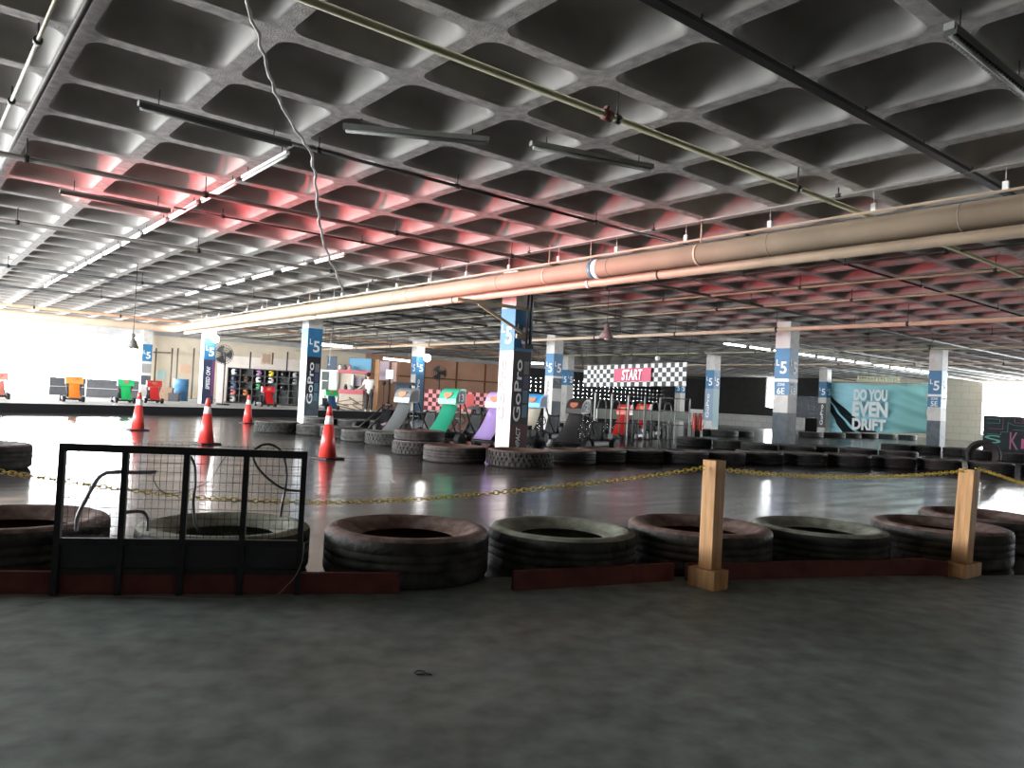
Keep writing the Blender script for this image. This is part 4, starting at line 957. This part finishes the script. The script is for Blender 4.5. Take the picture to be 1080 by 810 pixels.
t = thing('menu_board', 'pinkish lilac wall chart behind the tripod screen', 'poster', D(404, 392, 39)); face_box(399.5, 410, 381, 401, 39, .06, mat('chart_lilac', (.55, .42, .50), .5), 'sheet', t); face_box(411, 418, 382, 404, 39, .06, mat('chart_pink', (.60, .36, .32), .5), 'sheet', t)
for k, (x0, x1) in enumerate(((410.2, 411.2), (418.2, 419.4))):
    t = thing('timber_stud', '%s dark upright stud of the tan wall frame' % ('left' if k == 0 else 'right'), 'post', (*D(x0, 430, 38.8).xy, PZ)); face_box(x0, x1, 378, 440, 38.8, .1, wood_dark, 'board', t)
t = thing('tripod_screen', 'small white glowing screen on a black tripod stand', 'screen', (*D(411, 430, 36.2).xy, PZ))
face_box(407, 414.5, 390, 399.5, 36.2, .06, mat('screen_glow', (.6, .7, .75), .4, emit=(.75, .9, 1), es=.7), 'screen', t)
p = D(410.8, 399, 36.3); MB().cyl((p.x, p.y, PZ+.3), (p.x, p.y, p.z+.1), .03, 8).build('pole', black_metal, t, world=True)
for k in range(3): a = 2*PI*k/3; MB().cyl((p.x, p.y, PZ+.5), (p.x+.35*math.cos(a), p.y+.35*math.sin(a), PZ+.012), .02, 6).build('leg', black_metal, t, world=True)
t = thing('speaker_stand', 'short black microphone stand left of the tripod screen', 'stand', (*D(405, 430, 36).xy, PZ)); p = D(405, 404, 36)
MB().cyl((p.x, p.y, PZ+.05), (p.x, p.y, p.z), .02, 8).build('pole', black_metal, t, world=True); MB().sphere(p, .1, n=12).build('head', black_metal, t, world=True); MB().cyl((p.x, p.y, PZ+.002), (p.x, p.y, PZ+.05), .18, 16).build('base', black_metal, t, world=True)
# timber lattice of stacked pallet scraps under the counter
t = thing('timber_stack', 'loose stack of brown timber offcuts at the foot of the counter', 'timber', (*D(372, 430, 36.0).xy, PZ)); p = D(372, 430, 36.0)
for k in range(9):
    a = random.uniform(-.9, .9); c = Vector((p.x-.9+.2*k, p.y+.05*k-.3+.12*(k % 2), PZ+.10+.17*(k % 3)))
    d_ = Vector((.32*math.cos(a), -.26*math.cos(a), .32*math.sin(a)*.6)); MB().bar(c-d_, c+d_, .06, .05).build('offcut', mat('offcut_%d' % (k % 2), ((.26, .15, .08), (.12, .06, .04))[k % 2], .7), t, world=True)
t = thing('tool_trolley', 'low dark blue tool trolley under the tan wall', 'trolley', (*D(424, 430, 38).xy, 0)); face_box(417, 432, 406, 424, 37.5, .6, mat('trolley_blue', (.03, .06, .11), .6), 'body', t, .02); face_box(414, 436, 403, 406, 37.4, .7, dark_steel, 'tray', t)
for px in (418, 431): face_box(px-.7, px+.7, 423, 445, 37.6, .3, dark_steel, 'leg', t)
# person
def person():
    d = 34.3; base = D(388.5, 431, d); b = Vector((base.x, base.y, PZ+.004))
    ri = r0; fo = Vector((fw.x, fw.y, 0)).normalized()
    t = thing('person', 'person in loose white T-shirt and dark trousers leaning to the red counter', 'person', b)
    def L(x, y, z): return Vector(ri)*x+fo*y+Vector((0, 0, z))      # x to the right in view, y away
    H = 1.70
    J = {'pel': (L(0, 0, .93), .125), 'wst': (L(-.01, .02, 1.08), .12), 'chs': (L(-.04, .05, 1.28), .135), 'nck': (L(-.07, .08, 1.45), .055), 'hd0': (L(-.085, .10, 1.53), .07), 'hd1': (L(-.10, .11, 1.62), .088),
         'lsh': (L(-.19, .06, 1.38), .06), 'lel': (L(-.33, .16, 1.16), .042), 'lwr': (L(-.50, .22, 1.02), .03), 'lhd': (L(-.56, .24, 1.0), .026),
         'rsh': (L(.14, .07, 1.38), .06), 'rel': (L(.21, .12, 1.13), .042), 'rwr': (L(.15, .30, .99), .03), 'rhd': (L(.12, .36, .98), .026),
         'lhp': (L(-.09, 0, .88), .09), 'lkn': (L(-.10, .02, .48), .06), 'lan': (L(-.11, -.01, .09), .04), 'lft': (L(-.13, .14, .035), .035),
         'rhp': (L(.09, 0, .88), .09), 'rkn': (L(.10, .03, .48), .06), 'ran': (L(.11, .0, .09), .04), 'rft': (L(.13, .15, .035), .035)}
    E = [('pel', 'wst'), ('wst', 'chs'), ('chs', 'nck'), ('nck', 'hd0'), ('hd0', 'hd1'), ('chs', 'lsh'), ('lsh', 'lel'), ('lel', 'lwr'), ('lwr', 'lhd'), ('chs', 'rsh'), ('rsh', 'rel'), ('rel', 'rwr'), ('rwr', 'rhd'), ('pel', 'lhp'), ('lhp', 'lkn'), ('lkn', 'lan'), ('lan', 'lft'), ('pel', 'rhp'), ('rhp', 'rkn'), ('rkn', 'ran'), ('ran', 'rft')]
    def fingers(h, pre, sd):
        base_, r = J[h]; d0 = (J[h][0]-J[pre][0]).normalized(); s0 = d0.cross(Vector((0, 0, 1))).normalized()
        for k, (o, ln) in enumerate(((-.03, .065), (-.01, .078), (.01, .074), (.028, .058))):
            a, c = base_+d0*.035+s0*o, base_+d0*(.035+ln)+s0*o*1.2-Vector((0, 0, .012)); J[h+'f%da' % k] = (a, .009); J[h+'f%db' % k] = (a.lerp(c, .5)+Vector((0, 0, .004)), .0085); J[h+'f%dc' % k] = (c, .007)
            E.extend([(h, h+'f%da' % k), (h+'f%da' % k, h+'f%db' % k), (h+'f%db' % k, h+'f%dc' % k)])
        a, c = base_+s0*.03*sd-d0*.01, base_+s0*.055*sd+d0*.035; J[h+'ta'] = (a, .011); J[h+'tb'] = (c, .008); E.extend([(h, h+'ta'), (h+'ta', h+'tb')])
    fingers('lhd', 'lwr', 1); fingers('rhd', 'rwr', -1)
    def skin(name, keys, edges, m, root, parent, grow=0.0, sub=2):
        me = bpy.data.meshes.new(name); idx = {k: i for i, k in enumerate(keys)}
        me.from_pydata([tuple(J[k][0]) for k in keys], [(idx[a], idx[b_]) for a, b_ in edges], [])
        o = bpy.data.objects.new(name, me); C.objects.link(o)
        mod = o.modifiers.new('s', 'SKIN'); o.modifiers.new('u', 'SUBSURF').levels = sub
        for k in keys:
            v = me.skin_vertices[0].data[idx[k]]; r = J[k][1]+grow; v.radius = (r, r); v.use_root = (k == root)
        dg = bpy.context.evaluated_depsgraph_get(); dg.update(); m2 = bpy.data.meshes.new_from_object(o.evaluated_get(dg)); m2.name = name
        o.modifiers.clear(); o.data = m2; m2.materials.clear(); m2.materials.append(m)
        for p in m2.polygons: p.use_smooth = True
        o.parent = parent; return o
    body = skin('body', list(J), E, mat('skin_tone', (.50, .33, .25), .6), 'pel', t)
    cs = ['pel', 'wst', 'chs', 'lsh', 'lel', 'rsh', 'rel', 'hem', 'col']
    J['hem'] = (L(.0, -.0, .74), .16); J['col'] = (L(-.055, .065, 1.41), .075)
    J2 = dict(J)
    J['pel'] = (J['pel'][0], .155); J['lel'] = (J['lsh'][0].lerp(J['lel'][0], .85), .075); J['rel'] = (J['rsh'][0].lerp(J['rel'][0], .85), .075); J['lsh'] = (J['lsh'][0], .082); J['rsh'] = (J['rsh'][0], .082); J['wst'] = (J['wst'][0], .155); J['chs'] = (J['chs'][0], .165)
    skin('t_shirt', cs, [('hem', 'pel'), ('pel', 'wst'), ('wst', 'chs'), ('chs', 'lsh'), ('lsh', 'lel'), ('chs', 'rsh'), ('rsh', 'rel'), ('chs', 'col')], mat('shirt_white', (.76, .72, .68), .8), 'wst', t)
    J.update({k: J2[k] for k in ('pel', 'lel', 'rel', 'lsh', 'rsh', 'wst', 'chs')})
    J['pel'] = (J['pel'][0]-Vector((0, 0, .05)), .12)
    skin('trousers', ['pel', 'lhp', 'lkn', 'lan', 'rhp', 'rkn', 'ran'], [('pel', 'lhp'), ('lhp', 'lkn'), ('lkn', 'lan'), ('pel', 'rhp'), ('rhp', 'rkn'), ('rkn', 'ran')], mat('trousers_dark', (.025, .024, .026), .8), 'pel', t, .022)
    c = J['hd1'][0]; MB().sphere(c+fo*-.015+Vector((0, 0, .03)), .105, sc3=(1, 1.05, .95), n=16).build('hair', mat('hair_black', (.012, .010, .010), .7), t)
    # face on the far side: nose, eyes, ears
    fd = (fo*.75-Vector(ri)*.66).normalized(); mb = MB(); mb.sphere(c+fd*.105-Vector((0, 0, .02)), .016, sc3=(.8, .8, 1.4), n=8)
    sv = fd.cross(Vector((0, 0, 1)))
    for s in (-1, 1): mb.sphere(c+sv*.095*s-Vector((0, 0, .02)), .024, sc3=(.6, .6, 1.2), n=8)
    mb.build('face_features', mat('skin_tone', (.50, .33, .25), .6), t)
    for s in (-1, 1): MB().sphere(c+fd*.088+sv*.035*s+Vector((0, 0, .005)), .011, n=8).build('eye', black_metal, t)
    for k_, s in (('lft', -1), ('rft', 1)):
        p = J[k_][0]; MB().box(L(s*.12, .07, .045), (.095, .27, .085), R=Matrix((Vector(ri), fo, z1)).transposed(), bev=.03).build('shoe', mat('shoe_pale', (.5, .48, .46), .6), t)
person()

# ------------------------------------------------------------------ tan wall frame lines, red checkered barrier, net
def checker_mat(name, c1, c2, s):
    m = bpy.data.materials.new(name); m.use_nodes = True; nt = m.node_tree; b = nt.nodes['Principled BSDF']
    tc = nt.nodes.new('ShaderNodeTexCoord'); sp = nt.nodes.new('ShaderNodeSeparateXYZ'); nt.links.new(tc.outputs['UV'], sp.inputs[0])
    ck = nt.nodes.new('ShaderNodeTexChecker'); ck.inputs['Scale'].default_value = 1.0; ck.inputs['Color1'].default_value = (*c1, 1); ck.inputs['Color2'].default_value = (*c2, 1)
    mp = nt.nodes.new('ShaderNodeMapping'); mp.inputs['Scale'].default_value = (s[0], s[1], 1); mp.inputs['Location'].default_value = (0, 0, .5)
    nt.links.new(tc.outputs['UV'], mp.inputs[0]); nt.links.new(mp.outputs[0], ck.inputs['Vector']); nt.links.new(ck.outputs[0], b.inputs['Base Color']); b.inputs['Roughness'].default_value = .6
    return m
def sheet(name, a, b, z0, z1a, z1b, m, parent, nu=40, nv=6, wav=.02, thick=.004, z0b=None):
    a, b = Vector((a[0], a[1], 0)), Vector((b[0], b[1], 0)); n = Vector((-(b-a).y, (b-a).x, 0)).normalized(); z0b = z0 if z0b is None else z0b
    me = bpy.data.meshes.new(name); V = []; Fc = []; UV = []
    for side in (0, 1):
        for i in range(nu+1):
            for j in range(nv+1):
                u, v = i/nu, j/nv; p = a.lerp(b, u); zb = z0+(z0b-z0)*u; zt = z1a+(z1b-z1a)*u
                p = p+n*(wav*math.sin(u*23)+wav*.5*math.sin(u*9+v*3)+side*thick)+Vector((0, 0, zb+(zt-zb)*v)); V.append(p-WLOC(parent)); UV.append((u, v))
    N = (nu+1)*(nv+1)
    for side in (0, 1):
        for i in range(nu):
            for j in range(nv):
                q = [i*(nv+1)+j, (i+1)*(nv+1)+j, (i+1)*(nv+1)+j+1, i*(nv+1)+j+1]; q = [x_+side*N for x_ in q]
                Fc.append(q[::-1] if side else q)
    me.from_pydata([tuple(v) for v in V], [], Fc); uvl = me.uv_layers.new(name='UVMap')
    for p in me.polygons:
        p.use_smooth = True
        for li in p.loop_indices: uvl.data[li].uv = UV[me.loops[li].vertex_index]
    me.materials.append(m); o = bpy.data.objects.new(name, me); C.objects.link(o); o.parent = parent; return o
# red, black and pink checkered barrier along the pit lane
a, b = D(447, 430, 33), D(522, 430, 33); zt = ZD(485, 412.5, 33); zb = ZD(485, 434, 33)
t = thing('checkered_barrier', 'red, pink and black checkered barrier behind the green kart', 'barrier', (a.x, a.y, 0))
sheet('checkered_sheet', a, b, zb, zt+.02, zt-.05, checker_mat('red_black_checker', (.75, .30, .30), (.11, .012, .016), (18, 5)), t, wav=.004)
mb = MB(); mb.bar((a.x, a.y, zb-.05), (b.x, b.y, zb-.05), .1, .06); mb.build('bottom_rail', grey_steel, t, world=True)
for k in range(5):
    c = a.lerp(b, k/4); MB().cyl((c.x+.05, c.y+.05, .002), (c.x+.05, c.y+.05, zt), .025, 8).build('post', dark_steel, t, world=True)
c0 = a.lerp(b, .52); c1 = a.lerp(b, .70)
sheet('red_patch', (c0.x-fw.x*.03, c0.y-fw.y*.03), (c1.x-fw.x*.03, c1.y-fw.y*.03), zb+.12, zt-.1, zt-.1, mat('patch_red', (.62, .10, .10), .6), t, nu=6, wav=.002)
# horizontal and vertical seams on the tan wall are thin timber battens
for k, (x_, ) in enumerate(((26.5,), (29.2,), (32.0,), (34.6,))):
    o = origin_mesh(MB().box2((x_, YF-.06, .01), (x_+.1, YF-.005, 3.7)), 'wall_batten', wood_dark, (x_, YF, 0), '%s upright dark batten from the left on the tan wall' % ORD[k], 'batten')
origin_mesh(MB().box2((24.7, YF-.1, 2.35), (37.0, YF-.062, 2.45)), 'wall_batten', wood_dark, (30, YF, 2.4), 'long level dark batten across the tan wall', 'batten')
# notices on cream wall
for (px0, px1, py0, py1, col, lab) in ((166, 174, 390, 400, (.55, .72, .70), 'pale teal notice on the cream wall'), (190, 201, 384, 394, (.80, .55, .38), 'faded orange notice on the cream wall')):
    a = YP(px0, py0, YF-.03); b = YP(px1, py1, YF-.03); origin_mesh(MB().box2((a.x, YF-.04, b.z), (b.x, YF-.01, a.z)), 'wall_notice', mat('notice_%d' % px0, col, .6), (a.x, YF, b.z), lab, 'notice')

# ------------------------------------------------------------------ START banner
XB = 20.0
a = XP(616, 386, XB); b = XP(725, 382, XB); a2 = XP(616, 408, XB); b2 = XP(725, 407, XB)
t = thing('start_banner', 'black and white checkered banner with pink START sign', 'banner', (XB, (a.y+b.y)/2, 2.2))
sheet('checkered_sheet', (a.x, a.y), (b.x, b.y), a2.z, a.z, b.z, checker_mat('black_white_checker', (.50, .49, .48), (.012, .012, .012), (28, 5)), t, wav=.02, z0b=b2.z)
sa_, sb_ = XP(648, 389, XB-.06), XP(687, 387.5, XB-.06); s2a, s2b = XP(648, 402.5, XB-.06), XP(687, 402, XB-.06)
sheet('sign_sheet', (sa_.x, sa_.y), (sb_.x, sb_.y), s2a.z, sa_.z, sb_.z, magenta, t, nu=10, wav=.004, z0b=s2b.z)
cc = (sa_+sb_+s2a+s2b)/4; text('lettering', 'START', cc-Vector((.025, 0, 0)), (sb_-sa_), (0, 0, 1), .37, text_white, t, w=.95, shear=.15, bold=.02)
mb = MB()
for u in (.02, .5, .98):
    p = a.lerp(b, u); mb.cyl((p.x, p.y, p.z-.02), (p.x, p.y, CEIL-.002), .006, 5)
mb.build('hanger', dark_steel, t, world=True)
p = XP(694, 380, XB+1); t = thing('ball_lamp', 'small round white lamp hanging above the START banner', 'lamp', XP(693.5, 378, 21)); p = XP(693.5, 378, 21); MB().sphere(p, .09, n=12).build('globe', white_paint, t, world=True); MB().cyl(p, (p.x, p.y, CEIL-.002), .01, 5).build('cord', dark_steel, t, world=True)

# ------------------------------------------------------------------ metal rack
RY = 15.75
t = thing('metal_rack', 'tall rack of pale and black metal bars caging red karts', 'rack', (15.6, RY, 0))
pale_bar = mat('pale_bar', (.36, .36, .34), .5); dull_bar = mat('dull_bar', (.12, .12, .115), .5)
xs = [YP(px, 440, RY).x for px in (627, 644.5, 662, 679.5, 695.5, 712, 727)]
for k, x_ in enumerate(xs): MB().bar((x_, RY, .002), (x_, RY, 1.47), .04, .04).build('upright', pale_bar if k in (0, 1, 2) else dull_bar, t, world=True)
for z_ in (.16, .62, 1.04, 1.45): MB().bar((xs[0], RY+.03, z_), (xs[-1], RY+.03, z_), .03, .03).build('rail', black_metal, t, world=True)
for k in range(7):
    x_ = xs[0]+.25+(xs[-1]-xs[0]-.3)*k/6.6; y_ = RY+.55; w_ = .17; zt_ = 1.3
    MB().tube([(x_-w_, y_, .01), (x_-w_, y_, zt_-.2), (x_-w_*.8, y_, zt_-.06), (x_-w_*.3, y_, zt_), (x_+w_*.3, y_, zt_), (x_+w_*.8, y_, zt_-.06), (x_+w_, y_, zt_-.2), (x_+w_, y_, .01)], .018, 8).build('hoop', dull_bar, t, world=True)
for s in (0, 6): MB().bar((xs[s], RY, .8), (xs[s], RY+.6, .8), .03, .03).build('side_rail', black_metal, t, world=True)
a, b = D(629, 440, 26.5), D(728, 440, 29); t = thing('low_barrier', 'pale grey green low barrier board behind the metal rack', 'barrier', (a.x, a.y, 0)); a.z = b.z = 0
MB().bar(a+z1*.83, b+z1*.83, .06, .34).build('board', mat('sage_board', (.30, .33, .27), .6, var=.15, scale=2), t, world=True)
for k in range(5): c = a.lerp(b, k/4); MB().bar(c+z1*.002, c+z1*.66, .06, .06, upv=(1, 0, 0)).build('post', dark_steel, t, world=True)
# white board with two red extinguishers
p = D(736, 440, 30.5); t = thing('notice_board', 'small white board right of the metal rack', 'board', (p.x, p.y, 0)); RM = Matrix((r0, Vector((fw.x, fw.y, 0)).normalized(), z1)).transposed()
MB().box(p+Vector((fw.x, fw.y, 0))*.2, (.5, .04, .62), R=RM).build('panel', white_paint, t, world=True); MB().cyl((p.x+fw.x*.25, p.y+fw.y*.25, .002), (p.x+fw.x*.25, p.y+fw.y*.25, p.z), .03, 8).build('post', grey_steel, t, world=True)
for k, s in enumerate((-.12, .1)):
    c = D(736, 446.5, 30.5)+Vector(r0)*s; t = thing('fire_extinguisher', '%s red extinguisher in front of the small white board' % ('left' if k == 0 else 'right'), 'extinguisher', (c.x, c.y, 0))
    MB().lathe([(.085, .30), (.09, .32), (.09, .82), (.06, .90), (.025, .94)], 16).build('cylinder', mat('extinguisher_red', (.60, .06, .04), .35), t); MB().box((0, 0, .97), (.05, .12, .05)).tube([(0, .06, .96), (.02, .11, .9), (.02, .1, .6)], .012, 6).build('valve', black_metal, t); MB().box((0, 0, .15), (.14, .14, .298)).build('stand', dark_steel, t)

# ------------------------------------------------------------------ blue banner at right
XB2 = 43.9
c3 = [XP(870, 403, XB2), XP(980, 405.5, XB2), XP(873, 455.5, XB2), XP(979, 457, XB2)]
t = thing('fabric_banner', 'large blue fabric banner reading DO YOU EVEN DRIFT', 'banner', (XB2, (c3[0].y+c3[1].y)/2, 1.2))
bm_ = bpy.data.materials.new('blue_banner_fabric'); bm_.use_nodes = True; nt = bm_.node_tree; bs = nt.nodes['Principled BSDF']; bs.inputs['Roughness'].default_value = .7
tc = nt.nodes.new('ShaderNodeTexCoord'); gr = nt.nodes.new('ShaderNodeSeparateXYZ'); nt.links.new(tc.outputs['UV'], gr.inputs[0]); cr = nt.nodes.new('ShaderNodeValToRGB'); e = cr.color_ramp.elements; e[0].position = .1; e[0].color = (.42, .80, .92, 1); e[1].position = .85; e[1].color = (.26, .56, .56, 1); nt.links.new(gr.outputs[0], cr.inputs[0]); nt.links.new(cr.outputs[0], bs.inputs['Base Color'])
def folds(u, v): return .22*math.sin(3.2*(u*1.1+(1-v)*.9))+.11*math.sin(19*(u*.5+v*.6+.4*u*v))*(.3+u)+.07*math.sin(26*(u*.35+v))*(1-u)
def bpos(u, v, off=0.0):
    p = c3[0].lerp(c3[1], u).lerp(c3[2].lerp(c3[3], u), 1-v); p = p.copy(); p.z -= .12*math.sin(PI*u)*v*.6; p.x += folds(u, v)-off; return p
me = bpy.data.meshes.new('fabric'); nu, nv = 60, 30; V = []; Fc = []; UV = []
for i in range(nu+1):
    for j in range(nv+1): V.append(tuple(bpos(i/nu, j/nv)-WLOC(t))); UV.append((i/nu, j/nv))
for i in range(nu):
    for j in range(nv): q = i*(nv+1)+j; Fc.append((q, q+nv+1, q+nv+2, q+1))
me.from_pydata(V, [], Fc); uvl = me.uv_layers.new(name='UVMap')
for p_ in me.polygons:
    p_.use_smooth = True
    for li in p_.loop_indices: uvl.data[li].uv = UV[me.loops[li].vertex_index]
me.materials.append(bm_); o = bpy.data.objects.new('fabric', me); C.objects.link(o); o.parent = t; o.modifiers.new('thickness', 'SOLIDIFY').thickness = .01
stripe = mat('banner_black_stripe', (.015, .03, .04), .7)
for (u0, w0, u1, w1) in ((.0, .0, .16, .13), (.0, .10, .36, .17)):
    def sf(s, q, u0=u0, w0=w0, u1=u1, w1=w1):
        v = .78-.22*(w0 > 0)*0-(.78)*s; v0 = (.62 if w0 == 0 else .80)*(1-s)
        uu = (u1)*(s**1.5)+(w1*s+.02)*q; return bpos(min(uu, 1), max(0, v0), .03)
    MB().grid(sf, 24, 3, thick=.004).build('stripe', stripe, t, world=True)
def btext(s, u, v, h, w):
    o_ = bpos(u, v, 0); o_.x = XB2-.48; text('lettering', s, o_, (0, -1, 0), (0, 0, 1), h, mat('banner_white', (.86, .90, .92), .6), t, w=w, shear=.0, bold=.045, depth=.01)
mb = MB()
btext('DO YOU', .50, .77, .66, 1.95); btext('EVEN', .49, .475, .86, 2.05); btext('DRIFT', .475, .16, .66, 1.95)
mb = MB(); mb.cyl(c3[0]+Vector((.15, .1, .03)), c3[1]+Vector((.15, -.1, .03)), .03, 8); mb.build('top_rod', grey_steel, t, world=True)
t = thing('ceiling_rack', 'yellowish ladder rack visible above the blue banner', 'rack', XP(930, 399, 46))
a, b = XP(905, 397, 46), XP(948, 399, 46); MB().bar(a, b, .05, .06).bar(a-z1*.28, b-z1*.28, .05, .06).build('rail', mat('ladder_yellow', (.55, .46, .25), .6), t, world=True)
mb = MB()
for k in range(14): c = a.lerp(b, k/13); mb.bar(c, c-z1*.28, .03, .03, upv=(1, 0, 0))
mb.build('rung', mat('ladder_yellow', (.55, .46, .25), .6), t, world=True)
mb = MB()
for u in (.05, .95): c = a.lerp(b, u); mb.cyl(c, (c.x, c.y, CEIL-.002), .012, 5)
mb.build('hanger', dark_steel, t, world=True)

# graffiti board
A4, B4 = D(1037.5, 437, 28.0), D(1115, 437, 27.0)
A4.z = B4.z = 0; dv = (B4-A4).normalized(); zt = ZD(1040, 438, 28.0); nrm = Vector((dv.y, -dv.x, 0))
if nrm.dot(Vector((fw.x, fw.y, 0))) > 0: nrm = -nrm
t = thing('graffiti_board', 'dark board painted with neon maze lines and letters at right edge', 'board', A4)
LN = (B4-A4).length
MB().bar(A4+z1*(zt/2+.002), B4+z1*(zt/2+.002), .08, zt).build('panel', mat('board_dark_teal', (.02, .035, .04), .6, var=.3, scale=2), t, world=True)
def gl_(pts, m):
    mb = MB()
    for (x0, y0), (x1, y1) in zip(pts[:-1], pts[1:]):
        a_ = A4+dv*x0+z1*y0+nrm*.045; b_ = A4+dv*x1+z1*y1+nrm*.045; mb.bar(a_, b_, .008, .035, upv=nrm)
    mb.build('painted_line', m, t, world=True)
teal = mat('neon_teal', (.16, .50, .42), .5); pink = mat('neon_pink', (.62, .16, .34), .5); rose = mat('neon_rose', (.42, .2, .3), .5)
gl_([(.1, 1.35), (.5, 1.35), (.5, 1.2), (.12, 1.2)], teal); gl_([(.15, 1.0), (.6, 1.0), (.6, 1.4)], rose); gl_([(.75, .9), (.75, 1.25), (.95, 1.15), (1.45, 1.15), (1.45, 1.4)], teal); gl_([(.95, 1.42), (.95, 1.25), (1.2, 1.25), (1.2, 1.42)], pink); gl_([(.9, 1.0), (1.5, .98)], teal); gl_([(1.6, .8), (1.6, 1.3)], teal); gl_([(.75, .9), (.55, .9), (.55, .8), (.1, .8)], teal)
text('lettering', 'S', A4+dv*.3+z1*.62+nrm*.045, dv, (0, 0, 1), .28, teal, t, w=.5); text('lettering', 'K', A4+dv*.95+z1*.6+nrm*.045, dv, (0, 0, 1), .62, rose, t, w=.26); text('lettering', 'n', A4+dv*1.35+z1*.52+nrm*.045, dv, (0, 0, 1), .36, pink, t, w=.36)

# ------------------------------------------------------------------ light and view
w = bpy.data.worlds.new('daylight'); sc.world = w; w.use_nodes = True
bg = w.node_tree.nodes['Background']; bg.inputs[0].default_value = (.93, .97, 1.0, 1); bg.inputs[1].default_value = 42.0
def area(name, loc, rot, sx, sy, energy=0, col=(1, 1, 1), portal=False, spread=None):
    l = bpy.data.lights.new(name, 'AREA'); l.shape = 'RECTANGLE'; l.size = sx; l.size_y = sy; l.energy = energy; l.color = col
    if portal: l.cycles.is_portal = True
    if spread: l.spread = spread
    o = bpy.data.objects.new(name, l); C.objects.link(o); o.location = loc; o.rotation_euler = rot; return o
area('left_opening', (XL-.3, 28.1, 1.95), (PI/2, 0, -PI/2), 37.0, 3.6, portal=True)
area('far_opening', (1.7, YF+.35, 1.8), (-PI/2, 0, 0), 17.4, 3.55, portal=True)
area('right_opening', (XR+.3, 6.7, 2.2), (PI/2, 0, PI/2), 26.4, 3.5, portal=True)
# added unseen red spot, low at left, for sun bouncing off red ground
l = bpy.data.lights.new('red_bounce_spot', 'SPOT'); l.energy = 9000; l.color = (1, .05, .07); l.spot_size = math.radians(46); l.spot_blend = 1.0; l.shadow_soft_size = .25
o = bpy.data.objects.new('red_bounce_spot', l); C.objects.link(o); o.location = (-3.0, 14.2, .8); o.rotation_euler = (Vector((9, 11.3, 4.35))-o.location).to_track_quat('-Z', 'Y').to_euler()

vs = sc.view_settings; vs.view_transform = 'Standard'; vs.look = 'None'; vs.gamma = 1; vs.use_curve_mapping = False; vs.exposure = 0.0
sc.cycles.max_bounces = 8; sc.cycles.diffuse_bounces = 5; sc.cycles.use_denoising = True; sc.cycles.sample_clamp_indirect = 8
